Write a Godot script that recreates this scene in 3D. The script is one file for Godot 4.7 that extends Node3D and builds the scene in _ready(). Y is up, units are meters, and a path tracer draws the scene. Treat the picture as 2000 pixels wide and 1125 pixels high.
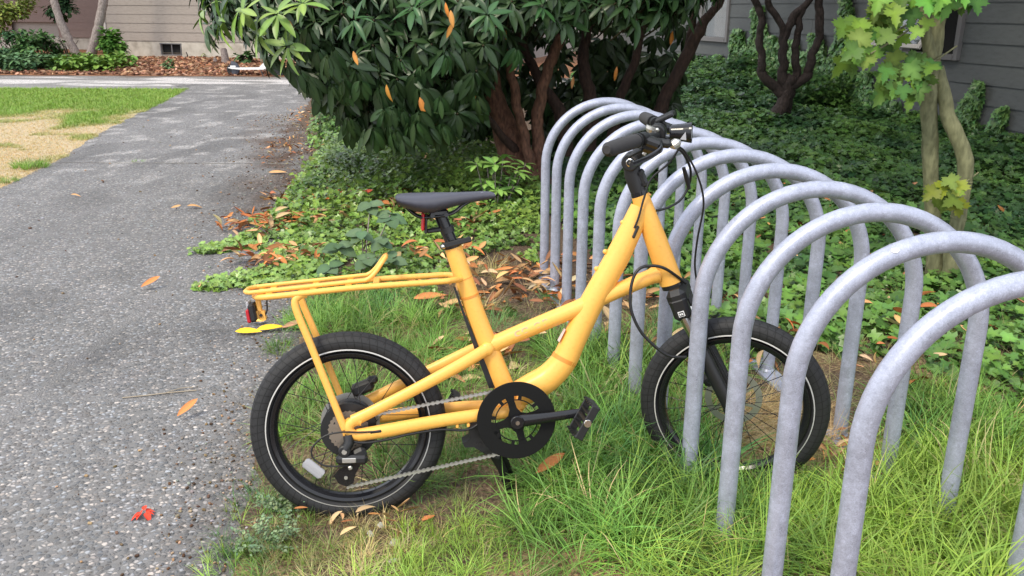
extends Node3D
# A yellow step-through bicycle parked at a galvanised hoop rack, between a path and an ivy bed.

# ---------------------------------------------------------------- mesh builder
class MB:
	var v := PackedVector3Array()
	var n := PackedVector3Array()
	var uv := PackedVector2Array()
	var col := PackedColorArray()
	var ix := PackedInt32Array()
	var tint := Color(1, 1, 1)

	func vert(p: Vector3, nn: Vector3, t := Vector2.ZERO) -> int:
		v.append(p); n.append(nn); uv.append(t); col.append(tint)
		return v.size() - 1

	func tri(a: int, b: int, c: int) -> void:
		var g := (v[b] - v[a]).cross(v[c] - v[a])
		if g.dot(n[a] + n[b] + n[c]) > 0.0:
			ix.append(a); ix.append(c); ix.append(b)
		else:
			ix.append(a); ix.append(b); ix.append(c)

	func quad(a: int, b: int, c: int, d: int) -> void:
		tri(a, b, c); tri(a, c, d)

	# flat polygon (convex), normal given
	func face(pts: Array, nn: Vector3) -> void:
		var f := v.size()
		for p in pts:
			vert(p, nn, Vector2(p.x + p.z * 0.7, p.y + p.z * 0.3))
		for k in range(1, pts.size() - 1):
			tri(f, f + k, f + k + 1)

	func box(c: Vector3, s: Vector3, b := Basis(), ch := 0.0) -> void:
		var h := s * 0.5
		var k := minf(ch, minf(h.x, minf(h.y, h.z)) * 0.9)
		for ax in 3:
			for sg: float in [-1.0, 1.0]:
				var nn := Vector3.ZERO
				nn[ax] = sg
				var u := (ax + 1) % 3
				var w := (ax + 2) % 3
				var pts := []
				for q in [[-1, -1], [1, -1], [1, 1], [-1, 1]]:
					var p := Vector3.ZERO
					p[ax] = sg * h[ax]
					p[u] = q[0] * (h[u] - k)
					p[w] = q[1] * (h[w] - k)
					pts.append(c + b * p)
				face(pts, (b * nn).normalized())
		if k <= 0.0:
			return
		for ax in 3:  # edges along ax
			var u := (ax + 1) % 3
			var w := (ax + 2) % 3
			for su in [-1.0, 1.0]:
				for sw in [-1.0, 1.0]:
					var nn := Vector3.ZERO
					nn[u] = su; nn[w] = sw
					var pts := []
					for q in [[-1, 0], [1, 0], [1, 1], [-1, 1]]:
						var p := Vector3.ZERO
						p[ax] = q[0] * (h[ax] - k)
						p[u] = su * (h[u] - (k if q[1] == 1 else 0.0))
						p[w] = sw * (h[w] - (0.0 if q[1] == 1 else k))
						pts.append(c + b * p)
					face(pts, (b * nn).normalized())
		for sx in [-1.0, 1.0]:
			for sy in [-1.0, 1.0]:
				for sz in [-1.0, 1.0]:
					var g := Vector3(sx, sy, sz)
					var a := Vector3(h.x, h.y - k, h.z - k) * g
					var bb := Vector3(h.x - k, h.y, h.z - k) * g
					var cc := Vector3(h.x - k, h.y - k, h.z) * g
					face([c + b * a, c + b * bb, c + b * cc], (b * g).normalized())

	# tube along points; r: float, or array of float / Vector2 (along side, along up)
	func tube(p: Array, r, seg := 10, closed := false, caps := true, side := Vector3.ZERO, vs := 1.0) -> void:
		var m := p.size()
		var first := v.size()
		var s := side
		var along := 0.0
		for i in m:
			var a: Vector3 = p[(i - 1 + m) % m] if (closed or i > 0) else p[i]
			var b: Vector3 = p[(i + 1) % m] if (closed or i < m - 1) else p[i]
			var t := (b - a).normalized()
			if s == Vector3.ZERO:
				s = t.cross(Vector3(0, 1, 0))
				if s.length() < 0.1:
					s = t.cross(Vector3(1, 0, 0))
			s = (s - t * s.dot(t)).normalized()
			var u := s.cross(t).normalized()
			var rr = r[i] if r is Array else r
			var rx: float = rr.x if rr is Vector2 else rr
			var ry: float = rr.y if rr is Vector2 else rr
			if i > 0:
				along += (p[i] - p[i - 1]).length()
			for k in seg + 1:
				var ang := TAU * k / seg
				var q := s * cos(ang) * rx + u * sin(ang) * ry
				var nn := (s * cos(ang) / maxf(rx, 1e-5) + u * sin(ang) / maxf(ry, 1e-5)).normalized()
				vert(p[i] + q, nn, Vector2(float(k) / seg, along * vs))
		var w := seg + 1
		for i in (m if closed else m - 1):
			var j := (i + 1) % m
			for k in seg:
				quad(first + i * w + k, first + i * w + k + 1, first + j * w + k + 1, first + j * w + k)
		if caps and not closed:
			for e in [0, m - 1]:
				var t: Vector3 = (p[0] - p[1]).normalized() if e == 0 else (p[m - 1] - p[m - 2]).normalized()
				var f := v.size()
				for k in seg:
					vert(v[first + e * w + k], t)
				for k in range(1, seg - 1):
					tri(f, f + k, f + k + 1)

	# revolve profile (Vector2 radius, height along axis) round an axis
	func lathe(prof: Array, c: Vector3, axis: Vector3, seg := 24, a0 := 0.0, a1 := TAU) -> void:
		var ax := axis.normalized()
		var s := ax.cross(Vector3(0, 1, 0))
		if s.length() < 0.1:
			s = ax.cross(Vector3(1, 0, 0))
		s = s.normalized()
		var u := ax.cross(s)
		for j in prof.size() - 1:
			var d: Vector2 = prof[j + 1] - prof[j]
			if d.length() < 1e-7:
				continue
			var pn := Vector2(d.y, -d.x).normalized()
			var f := v.size()
			for k in seg + 1:
				var ang := a0 + (a1 - a0) * k / seg
				var rad := s * cos(ang) + u * sin(ang)
				for e in 2:
					var q: Vector2 = prof[j + e]
					vert(c + rad * q.x + ax * q.y, (rad * pn.x + ax * pn.y).normalized(), Vector2(float(k) / seg, float(j + e) / prof.size()))
			for k in seg:
				var b := f + k * 2
				quad(b, b + 2, b + 3, b + 1)

	# disc-like cylinder between two points
	func cyl(a: Vector3, b: Vector3, r: float, seg := 14, ch := 0.0) -> void:
		var l := (b - a).length()
		lathe([Vector2(0.0001, 0), Vector2(r - ch, 0), Vector2(r, ch), Vector2(r, l - ch), Vector2(r - ch, l), Vector2(0.0001, l)], a, b - a, seg)

	func ball(c: Vector3, r: Vector3, seg := 12, b := Basis()) -> void:
		var f := v.size()
		var rows := int(seg / 2.0) + 1
		for i in rows + 1:
			var th := PI * i / rows
			for k in seg + 1:
				var ph := TAU * k / seg
				var d := Vector3(sin(th) * cos(ph), cos(th), sin(th) * sin(ph))
				vert(c + b * (d * r), (b * (d / r)).normalized(), Vector2(float(k) / seg, float(i) / rows))
		for i in rows:
			for k in seg:
				var a := f + i * (seg + 1) + k
				quad(a, a + 1, a + seg + 2, a + seg + 1)

	# prism: convex-or-not polygon in the xy plane, extruded along z from z0 to z1, placed by a transform
	func prism(poly: PackedVector2Array, z0: float, z1: float, x := Transform3D()) -> void:
		var idx := Geometry2D.triangulate_polygon(poly)
		for e in 2:
			var z := z1 if e == 0 else z0
			var nn := (x.basis * Vector3(0, 0, 1.0 if e == 0 else -1.0)).normalized()
			var f := v.size()
			for q in poly:
				vert(x * Vector3(q.x, q.y, z), nn, q)
			for k in range(0, idx.size(), 3):
				tri(f + idx[k], f + idx[k + 1], f + idx[k + 2])
		var area := 0.0
		for k in poly.size():
			var a := poly[k]
			var b := poly[(k + 1) % poly.size()]
			area += a.x * b.y - b.x * a.y
		for k in poly.size():
			var a := poly[k]
			var b := poly[(k + 1) % poly.size()]
			var d := (b - a).normalized() * signf(area)
			var nn := (x.basis * Vector3(d.y, -d.x, 0)).normalized()
			var f := v.size()
			vert(x * Vector3(a.x, a.y, z0), nn); vert(x * Vector3(b.x, b.y, z0), nn)
			vert(x * Vector3(b.x, b.y, z1), nn); vert(x * Vector3(a.x, a.y, z1), nn)
			quad(f, f + 1, f + 2, f + 3)

	func mesh() -> ArrayMesh:
		var a := []
		a.resize(Mesh.ARRAY_MAX)
		a[Mesh.ARRAY_VERTEX] = v
		a[Mesh.ARRAY_NORMAL] = n
		a[Mesh.ARRAY_TEX_UV] = uv
		a[Mesh.ARRAY_COLOR] = col
		a[Mesh.ARRAY_INDEX] = ix
		var m := ArrayMesh.new()
		m.add_surface_from_arrays(Mesh.PRIMITIVE_TRIANGLES, a)
		return m


# ---------------------------------------------------------------- helpers
const GAIN := 1.45
var rng := RandomNumberGenerator.new()
var used := {}
var M := {}
var wob := FastNoiseLite.new()

func numbered(called: String) -> String:
	var k: int = used.get(called, 0)
	used[called] = k + 1
	return called if k == 0 else "%s_%03d" % [called, k]

func tag(o: Node3D, label: String, category: String, group := "", kind := "") -> Node3D:
	o.set_meta("label", label)
	if category: o.set_meta("category", category)
	if group: o.set_meta("group", group)
	if kind: o.set_meta("kind", kind)
	return o

func thing(called: String, label: String, category: String, at := Transform3D(), group := "") -> Node3D:
	var o := Node3D.new()
	o.name = numbered(called)
	add_child(o)
	o.transform = at
	tag(o, label, category, group)
	return o

func put(called: String, mesh: Mesh, mat: Material, parent: Node3D = null, at := Transform3D()) -> MeshInstance3D:
	var o := MeshInstance3D.new()
	o.name = numbered(called) if parent == null else called
	o.mesh = mesh
	o.material_override = mat
	(self if parent == null else parent).add_child(o, true)
	o.transform = at
	return o

func part(called: String, parent: Node3D, at := Transform3D()) -> Node3D:
	var o := Node3D.new()
	o.name = called
	parent.add_child(o, true)
	o.transform = at
	return o

func many(called: String, mesh: Mesh, mat: Material, xf: Array, cols: Array, parent: Node3D = null) -> MultiMeshInstance3D:
	var mm := MultiMesh.new()
	mm.transform_format = MultiMesh.TRANSFORM_3D
	mm.use_colors = true
	mm.mesh = mesh
	mm.instance_count = xf.size()
	for k in xf.size():
		mm.set_instance_transform(k, xf[k])
		mm.set_instance_color(k, cols[k])
	var o := MultiMeshInstance3D.new()
	o.multimesh = mm
	o.material_override = mat
	o.name = numbered(called) if parent == null else called
	(self if parent == null else parent).add_child(o, true)
	o.set_meta("kind", "stuff")
	return o

func mat(c: Color, rough := 0.6, metal := 0.0, spec := 0.5) -> StandardMaterial3D:
	var m := StandardMaterial3D.new()
	m.albedo_color = c.linear_to_srgb()
	m.roughness = rough
	m.metallic = metal
	m.metallic_specular = spec
	return m

func vmat(rough := 0.6, back := 0.0, spec := 0.5) -> StandardMaterial3D:
	var m := mat(Color(1, 1, 1), rough, 0.0, spec)
	m.vertex_color_use_as_albedo = true
	if back > 0.0:
		m.backlight_enabled = true
		m.backlight = Color(back, back, back * 0.6)
	return m

func noise_tex(size: int, freq: float, ramp: Array, kind := FastNoiseLite.TYPE_SIMPLEX_SMOOTH, oct := 4, sd := 1) -> ImageTexture:
	var f := FastNoiseLite.new()
	f.noise_type = kind
	f.frequency = freq
	f.fractal_octaves = oct
	f.seed = sd
	var im := f.get_seamless_image(size, size, false, false, 0.12, true)
	im.convert(Image.FORMAT_L8)
	var src := im.get_data()
	var dst := PackedByteArray()
	dst.resize(size * size * 3)
	var lut := []
	for k in 256:
		var t := k / 255.0 * (ramp.size() - 1)
		var a := mini(int(t), ramp.size() - 2)
		var c: Color = (ramp[a] as Color).lerp(ramp[a + 1], t - a).linear_to_srgb()
		lut.append([int(clampf(c.r, 0, 1) * 255), int(clampf(c.g, 0, 1) * 255), int(clampf(c.b, 0, 1) * 255)])
	for k in src.size():
		var l: Array = lut[src[k]]
		dst[k * 3] = l[0]; dst[k * 3 + 1] = l[1]; dst[k * 3 + 2] = l[2]
	return ImageTexture.create_from_image(Image.create_from_data(size, size, false, Image.FORMAT_RGB8, dst))

func normal_tex(size: int, freq: float, strength: float, kind := FastNoiseLite.TYPE_SIMPLEX_SMOOTH, oct := 4, sd := 1) -> ImageTexture:
	var f := FastNoiseLite.new()
	f.noise_type = kind
	f.frequency = freq
	f.fractal_octaves = oct
	f.seed = sd
	var im := f.get_seamless_image(size, size, false, false, 0.12, true)
	im.convert(Image.FORMAT_L8)
	im.bump_map_to_normal_map(strength)
	return ImageTexture.create_from_image(im)

func spline(p: Array, per := 6) -> Array:
	var out := []
	for i in p.size() - 1:
		var a: Vector3 = p[maxi(i - 1, 0)]
		var b: Vector3 = p[i]
		var c: Vector3 = p[i + 1]
		var d: Vector3 = p[mini(i + 2, p.size() - 1)]
		for k in per:
			out.append(b.cubic_interpolate(c, a, d, float(k) / per))
	out.append(p[p.size() - 1])
	return out

func radii(list: Array, count: int) -> Array:
	var out := []
	for k in count:
		var t := float(k) / maxf(count - 1, 1) * (list.size() - 1)
		var a := mini(int(t), list.size() - 2)
		out.append(lerpf(list[a], list[a + 1], t - a))
	return out

func R(a: float, b: float) -> float:
	return rng.randf_range(a, b)

func inside(p: Vector2, poly: PackedVector2Array) -> bool:
	return Geometry2D.is_point_in_polygon(p, poly)

func flat(list: Array) -> PackedVector2Array:
	var o := PackedVector2Array()
	for p in list:
		o.append(Vector2(p.x, p.z))
	return o

func lerp_table(t: Array, z: float) -> float:  # rows (z, x), z falling
	for k in t.size() - 1:
		if z <= t[k][0] and z >= t[k + 1][0]:
			return lerpf(t[k][1], t[k + 1][1], (t[k][0] - z) / (t[k][0] - t[k + 1][0]))
	return t[0][1] if z > t[0][0] else t[t.size() - 1][1]

const PATH_RIGHT := [[2.0, -0.50], [-1.85, -0.67], [-2.43, -0.76], [-3.10, -0.80], [-3.56, -0.86], [-4.1, -1.05], [-4.88, -1.25], [-6.29, -1.42], [-7.5, -1.62], [-9.3, -2.1], [-10.75, -2.56], [-13.9, -3.1], [-16.2, -3.3]]
const PATH_LEFT := [[2.0, -3.3], [-4.0, -3.66], [-6.62, -3.91], [-7.78, -4.05], [-9.57, -4.49], [-12.71, -5.04], [-15.2, -5.5], [-16.2, -6.2]]

func path_right(z: float) -> float:
	return lerp_table(PATH_RIGHT, z) + wob.get_noise_2d(z * 40.0, 3.0) * 0.05

func path_left(z: float) -> float:
	return lerp_table(PATH_LEFT, z) + wob.get_noise_2d(z * 40.0, 90.0) * 0.04

func bed_height(x: float, z: float) -> float:
	var edge := clampf((x - lerp_table(PATH_RIGHT, z)) / 0.5, 0.0, 1.0)
	return 0.018 + edge * (0.012 + 0.02 * wob.get_noise_2d(x * 45.0, z * 45.0))

func mulch_height(z: float, x: float) -> float:
	return clampf((-z - 18.1) / 2.6, 0.0, 1.0) * 0.17 + 0.012 + 0.015 * wob.get_noise_2d(x * 50.0, z * 50.0)

func basis_y(up: Vector3, spin: float) -> Basis:
	var y := up.normalized()
	var x := y.cross(Vector3(cos(spin), 0, sin(spin)))
	if x.length() < 0.01:
		x = Vector3(1, 0, 0)
	x = x.normalized()
	return Basis(x, y, x.cross(y))


# ---------------------------------------------------------------- scene
func _ready() -> void:
	rng.seed = 4711
	wob.seed = 9
	wob.frequency = 0.05
	wob.fractal_octaves = 3
	# camera
	var cam := Camera3D.new()
	cam.name = "camera"
	var c := cos(0.3078)
	var s := sin(0.3078)
	var u0 := Vector3(0, c, -s)
	var r0 := Vector3(1, 0, 0)
	var cr := cos(-0.0047)
	var sr := sin(-0.0047)
	cam.transform = Transform3D(Basis(r0 * cr - u0 * sr, r0 * sr + u0 * cr, Vector3(0, s, c)), Vector3(0, 1.3354, 0))
	cam.fov = 36.22
	cam.near = 0.05
	cam.far = 300.0
	cam.current = true
	add_child(cam)
	# sky and light: a bright thinly overcast afternoon
	var env := Environment.new()
	env.background_mode = Environment.BG_SKY
	var sky := Sky.new()
	var sm := ProceduralSkyMaterial.new()
	sm.sky_top_color = Color(0.83, 0.86, 0.92)
	sm.sky_horizon_color = Color(0.95, 0.955, 0.965)
	sm.sky_curve = 0.2
	sm.ground_bottom_color = Color(0.25, 0.24, 0.22)
	sm.ground_horizon_color = Color(0.5, 0.5, 0.48)
	sm.sun_angle_max = 1.0
	sky.sky_material = sm
	env.sky = sky
	env.tonemap_mode = Environment.TONE_MAPPER_LINEAR
	env.tonemap_exposure = 2.2
	env.sdfgi_enabled = true
	env.ssao_enabled = true
	env.ssil_enabled = true
	var we := WorldEnvironment.new()
	we.name = "environment"
	we.environment = env
	add_child(we)
	var sun := DirectionalLight3D.new()
	sun.name = "sun"
	sun.light_energy = 0.45
	sun.light_color = Color(1.0, 0.96, 0.88)
	sun.light_angular_distance = 14.0
	sun.shadow_enabled = true
	add_child(sun)
	sun.look_at_from_position(Vector3(-6, 12, 3), Vector3(0, 0, -4))

	materials()
	setting()
	house_left()
	house_right()
	rack()
	bicycle()
	rhododendron()
	dark_tree()
	maple()
	far_garden()
	scooter()
	ivy()
	grass()
	litter()


func materials() -> void:
	M.yellow = mat(Color(1, 1, 1), 0.42)
	M.yellow.albedo_texture = noise_tex(512, 0.03, [Color(0.70, 0.34, 0.06), Color(0.87, 0.44, 0.080), Color(0.91, 0.465, 0.086), Color(0.92, 0.472, 0.088), Color(0.92, 0.472, 0.088), Color(0.93, 0.52, 0.14)], FastNoiseLite.TYPE_SIMPLEX_SMOOTH, 6, 61)
	M.yellow.uv1_triplanar = true
	M.yellow.uv1_scale = Vector3(5, 5, 5)
	M.yellow.roughness_texture = noise_tex(256, 0.03, [Color(0.25, 0.25, 0.25), Color(0.6, 0.6, 0.6), Color(1, 1, 1)], FastNoiseLite.TYPE_SIMPLEX_SMOOTH, 6, 62)
	M.yellow.roughness = 0.62
	M.yellow.clearcoat_enabled = true
	M.yellow.clearcoat = 0.25
	M.yellow.clearcoat_roughness = 0.25
	M.yellow_dark = mat(Color(0.72, 0.27, 0.04), 0.45)
	M.black = mat(Color(0.012, 0.012, 0.013), 0.42)
	M.plastic = mat(Color(0.008, 0.008, 0.008), 0.6, 0.0, 0.3)
	M.black_gloss = mat(Color(0.010, 0.010, 0.012), 0.22)
	M.rubber = mat(Color(0.016, 0.016, 0.017), 0.62)
	M.grip = mat(Color(0.035, 0.033, 0.033), 0.75)
	M.chrome = mat(Color(0.62, 0.61, 0.58), 0.16, 1.0)
	M.steel = mat(Color(0.55, 0.54, 0.51), 0.36, 0.85)
	M.rusty = mat(Color(0.30, 0.25, 0.20), 0.5, 0.7)
	M.red = mat(Color(0.45, 0.012, 0.02), 0.25)
	M.white = mat(Color(0.78, 0.78, 0.78), 0.35)
	M.stripe = mat(Color(0.48, 0.47, 0.45), 0.5)
	M.lettering = mat(Color(0.62, 0.42, 0.24), 0.45)
	M.pale_print = mat(Color(0.30, 0.30, 0.36), 0.5)
	M.clear_reflector = mat(Color(0.40, 0.40, 0.43), 0.22)
	M.decal = mat(Color(0.82, 0.66, 0.62), 0.4)
	# saddle: soft matt black vinyl
	M.saddle = mat(Color(0.050, 0.051, 0.068), 0.46)
	M.saddle.normal_enabled = true
	M.saddle.normal_texture = normal_tex(256, 0.25, 1.5)
	M.saddle.normal_scale = 0.25
	M.saddle.uv1_triplanar = true
	M.saddle.uv1_scale = Vector3(8, 8, 8)
	# tyre: black rubber with a fine diagonal tread
	var tr := tread()
	M.tyre = mat(Color(0.024, 0.024, 0.026), 0.66)
	M.tyre.albedo_texture = tr[1]  # grooves darkened here too: tread shading put into the colour
	M.tyre.normal_enabled = true
	M.tyre.normal_texture = tr[0]
	M.tyre.normal_scale = 1.0
	M.tyre.uv1_scale = Vector3(72, 1, 1)
	# galvanised steel
	M.galv = mat(Color(1, 1, 1), 0.5, 0.3)
	var gv := galvanised()
	M.galv.albedo_texture = gv[0]
	M.galv.uv1_triplanar = true
	M.galv.uv1_scale = Vector3(2.2, 2.2, 2.2)
	M.galv.roughness_texture = gv[1]
	M.galv.roughness = 1.0
	# exposed aggregate path
	var agg := aggregate()
	M.path = mat(Color(3, 3, 3), 0.85)
	M.path.vertex_color_use_as_albedo = true
	M.path.albedo_texture = agg[0]
	M.path.normal_enabled = true
	M.path.normal_texture = agg[1]
	M.path.normal_scale = 0.9
	# soil and mulch beds
	M.soil = mat(Color(2.6, 2.6, 2.6), 0.95)
	M.soil.vertex_color_use_as_albedo = true
	M.soil.albedo_texture = noise_tex(512, 0.06, [Color(0.03, 0.02, 0.014), Color(0.10, 0.065, 0.04), Color(0.17, 0.12, 0.075), Color(0.36, 0.28, 0.18)], FastNoiseLite.TYPE_SIMPLEX_SMOOTH, 6, 12)
	M.soil.normal_enabled = true
	M.soil.normal_texture = normal_tex(512, 0.07, 6.0, FastNoiseLite.TYPE_SIMPLEX_SMOOTH, 5, 12)
	M.lawn_ground = mat(Color(1, 1, 1), 0.95)
	M.lawn_ground.vertex_color_use_as_albedo = true
	M.lawn_ground.albedo_texture = noise_tex(512, 0.05, [Color(0.35, 0.35, 0.35), Color(0.75, 0.75, 0.75), Color(1, 1, 1)], FastNoiseLite.TYPE_SIMPLEX_SMOOTH, 6, 21)
	# bark
	M.bark_red = bark(Color(0.045, 0.024, 0.016), Color(0.20, 0.095, 0.058), 31)
	M.bark_shaded = bark(Color(0.018, 0.011, 0.009), Color(0.065, 0.035, 0.025), 35)  # darker copy of the reddish bark: shade of the back stems painted in
	M.bark_dark = bark(Color(0.012, 0.009, 0.008), Color(0.045, 0.030, 0.026), 32)
	M.bark_maple = bark(Color(0.085, 0.088, 0.042), Color(0.20, 0.20, 0.105), 33)
	M.bark_maple.normal_scale = 0.35
	M.bark_grey = bark(Color(0.12, 0.095, 0.085), Color(0.32, 0.27, 0.25), 34)
	# walls
	M.siding_warm = siding_mat(Color(0.33, 0.285, 0.25), 41)
	M.siding_brown = siding_mat(Color(0.25, 0.175, 0.15), 42)
	M.siding_grey = siding_mat(Color(0.10, 0.108, 0.11), 43)
	M.concrete = mat(Color(1, 1, 1), 0.9)
	M.concrete.albedo_texture = noise_tex(512, 0.012, [Color(0.30, 0.265, 0.22), Color(0.47, 0.43, 0.37), Color(0.55, 0.51, 0.45)], FastNoiseLite.TYPE_SIMPLEX_SMOOTH, 6, 44)
	M.concrete.uv1_triplanar = true
	M.concrete.uv1_scale = Vector3(0.5, 0.5, 0.5)
	M.trim = mat(Color(0.45, 0.42, 0.39), 0.6)
	M.frame_grey = mat(Color(0.17, 0.165, 0.17), 0.55)
	M.void = mat(Color(0.01, 0.01, 0.01), 0.9)
	M.blind = mat(Color(0.30, 0.32, 0.36), 0.6)
	M.pane = mat(Color(0.6, 0.65, 0.65, 0.12), 0.04)
	M.pane.albedo_color = Color(0.6, 0.65, 0.65, 0.12)
	M.pane.transparency = BaseMaterial3D.TRANSPARENCY_ALPHA
	# leaves
	M.leaf = vmat(0.39, 0.10, 0.45)
	M.leaf_soft = vmat(0.55, 0.45, 0.4)
	M.ivy = vmat(0.36, 0.25, 0.5)
	M.blade = vmat(0.5, 0.5, 0.4)
	M.dead = vmat(0.7, 0.15, 0.3)
	for k in ["leaf", "leaf_soft", "ivy", "blade", "dead"]:
		M[k].albedo_color = Color(GAIN, GAIN, GAIN).linear_to_srgb()   # their meshes carry a paler midrib at 1 and the blade at 0.69
	M.chip = vmat(0.9, 0.0, 0.2)


func bark(a: Color, b: Color, sd: int) -> StandardMaterial3D:
	var m := mat(Color(1, 1, 1), 0.85)
	m.albedo_texture = noise_tex(256, 0.03, [a, a.lerp(b, 0.4), b, b * 1.25], FastNoiseLite.TYPE_SIMPLEX_SMOOTH, 5, sd)
	m.normal_enabled = true
	m.normal_texture = normal_tex(256, 0.04, 5.0, FastNoiseLite.TYPE_SIMPLEX_SMOOTH, 5, sd)
	m.uv1_triplanar = true
	m.uv1_scale = Vector3(5.0, 1.6, 5.0)
	return m


func siding_mat(col: Color, sd: int) -> StandardMaterial3D:
	var m := mat(Color(1, 1, 1), 0.7)
	m.albedo_texture = noise_tex(512, 0.02, [col * 0.72, col * 0.95, col, col * 1.1], FastNoiseLite.TYPE_SIMPLEX_SMOOTH, 6, sd)
	m.uv1_triplanar = true
	m.uv1_world_triplanar = true
	m.uv1_scale = Vector3(0.7, 2.2, 0.7)
	m.normal_enabled = true
	m.normal_texture = normal_tex(256, 0.12, 1.0, FastNoiseLite.TYPE_SIMPLEX_SMOOTH, 4, sd)
	m.normal_scale = 0.3
	return m


func tread() -> Array:
	var w := 128
	var h := 512
	var im := Image.create(w, h, false, Image.FORMAT_L8)
	im.fill(Color(0.8, 0.8, 0.8))
	for y in h:
		# v runs round the section: 0 outside centre of the tread, both ways
		var t := absf(fmod(float(y) / h + 0.5, 1.0) - 0.5) * 2.0   # 0 at v=0, 1 at v=.5
		for x in w:
			var d := 0.8
			if t < 0.62:
				var a := fposmod(float(x) / w + t * 1.15, 1.0)
				var b := fposmod(float(x) / w - t * 1.15 + 0.5, 1.0)
				if absf(a - 0.5) > 0.44 and t > 0.10: d = 0.25
				if absf(b - 0.5) > 0.46 and t < 0.34: d = 0.25
				if absf(t - 0.24) < 0.012 or absf(t - 0.44) < 0.010 or t < 0.02: d = 0.25
			elif absf(t - 0.64) < 0.01:
				d = 0.5
			im.set_pixel(x, y, Color(d, d, d))
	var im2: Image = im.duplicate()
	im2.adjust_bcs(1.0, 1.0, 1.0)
	im.bump_map_to_normal_map(9.0)
	return [ImageTexture.create_from_image(im), ImageTexture.create_from_image(im2)]


func galvanised() -> Array:
	# zinc: faint crystals, cloudy dull patches, dark specks and rubbed marks
	var size := 1024
	var layers := []
	for k in 4:
		var f := FastNoiseLite.new()
		f.seed = 300 + k
		f.noise_type = FastNoiseLite.TYPE_CELLULAR if k == 0 else FastNoiseLite.TYPE_SIMPLEX_SMOOTH
		f.frequency = [0.06, 0.006, 0.11, 0.03][k]
		f.fractal_octaves = [1, 5, 3, 4][k]
		f.cellular_return_type = FastNoiseLite.RETURN_CELL_VALUE
		if k == 0:
			f.fractal_type = FastNoiseLite.FRACTAL_NONE
			f.domain_warp_enabled = true
			f.domain_warp_amplitude = 14.0
		var im := f.get_seamless_image(size, size, false, false, 0.08, true)
		im.convert(Image.FORMAT_L8)
		layers.append(im.get_data())
	var alb := PackedByteArray()
	alb.resize(size * size * 3)
	var rgh := PackedByteArray()
	rgh.resize(size * size)
	var la: PackedByteArray = layers[0]
	var lb: PackedByteArray = layers[1]
	var lc: PackedByteArray = layers[2]
	var ld: PackedByteArray = layers[3]
	for k in size * size:
		var crystal := la[k] / 255.0
		var cloud := lb[k] / 255.0
		var grit := lc[k] / 255.0
		var rub := ld[k] / 255.0
		var l := 0.66 + 0.06 * (crystal - 0.5) + 0.09 * (cloud - 0.5) + 0.20 * (grit - 0.5)
		l -= 0.24 * clampf((grit - 0.66) * 6.0, 0.0, 1.0) * clampf((rub - 0.42) * 4.0, 0.0, 1.0)
		l += 0.10 * clampf((rub - 0.72) * 5.0, 0.0, 1.0)
		alb[k * 3] = int(clampf(l * 1.0, 0, 1) * 255)
		alb[k * 3 + 1] = int(clampf(l * 1.025, 0, 1) * 255)
		alb[k * 3 + 2] = int(clampf(l * 1.125, 0, 1) * 255)
		rgh[k] = int(clampf(0.42 + 0.25 * (cloud - 0.4) + 0.18 * (crystal - 0.5) + 0.2 * (grit - 0.5), 0.2, 0.9) * 255)
	return [ImageTexture.create_from_image(Image.create_from_data(size, size, false, Image.FORMAT_RGB8, alb)), ImageTexture.create_from_image(Image.create_from_data(size, size, false, Image.FORMAT_L8, rgh))]


func aggregate() -> Array:
	var size := 1024
	var cells := []
	for k in 2:
		var f := FastNoiseLite.new()
		f.noise_type = FastNoiseLite.TYPE_CELLULAR
		f.seed = 77
		f.frequency = 0.085
		f.cellular_jitter = 1.0
		f.fractal_type = FastNoiseLite.FRACTAL_NONE
		f.cellular_return_type = FastNoiseLite.RETURN_CELL_VALUE if k == 0 else FastNoiseLite.RETURN_DISTANCE2_SUB
		var im := f.get_seamless_image(size, size, false, false, 0.05, true)
		im.convert(Image.FORMAT_L8)
		cells.append(im.get_data())
	var sand := FastNoiseLite.new()
	sand.frequency = 0.4
	sand.fractal_octaves = 2
	var sand_im := sand.get_seamless_image(size, size, false, false, 0.05, true)
	sand_im.convert(Image.FORMAT_L8)
	var sd := sand_im.get_data()
	var ca: PackedByteArray = cells[0]
	var cb: PackedByteArray = cells[1]
	var tones := []
	for k in 256:
		var r := fposmod(sin(k * 12.9898) * 43758.5453, 1.0)
		var q := fposmod(sin(k * 78.233) * 12543.123, 1.0)
		var l := 0.115 + 0.33 * r * r + (0.20 if q > 0.94 else 0.0)
		var warm := 1.01 + 0.18 * (q - 0.4)
		tones.append(Color(l * warm, l, l * (2.02 - warm)).linear_to_srgb())
	var base := Color(0.182, 0.178, 0.174).linear_to_srgb()
	var alb := PackedByteArray()
	alb.resize(size * size * 3)
	var hgt := PackedByteArray()
	hgt.resize(size * size)
	for k in size * size:
		var e := cb[k] / 255.0
		var g := sd[k] / 255.0
		var tone: Color = tones[ca[k]]
		var big := ca[k] % 9 != 0
		var m := clampf((e - 0.10) * 6.0, 0.0, 1.0) if big else 0.15
		var lum := 0.82 + 0.36 * g
		var col := base.lerp(tone, m)
		lum *= 0.93
		alb[k * 3] = int(clampf(col.r * lum, 0, 1) * 255)
		alb[k * 3 + 1] = int(clampf(col.g * lum, 0, 1) * 255)
		alb[k * 3 + 2] = int(clampf(col.b * lum, 0, 1) * 255)
		hgt[k] = int(clampf(m * minf(1.0, e * 2.2) * 0.8 + g * 0.15, 0, 1) * 255)
	var him := Image.create_from_data(size, size, false, Image.FORMAT_L8, hgt)
	him.bump_map_to_normal_map(3.5)
	return [ImageTexture.create_from_image(Image.create_from_data(size, size, false, Image.FORMAT_RGB8, alb)), ImageTexture.create_from_image(him)]


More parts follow.
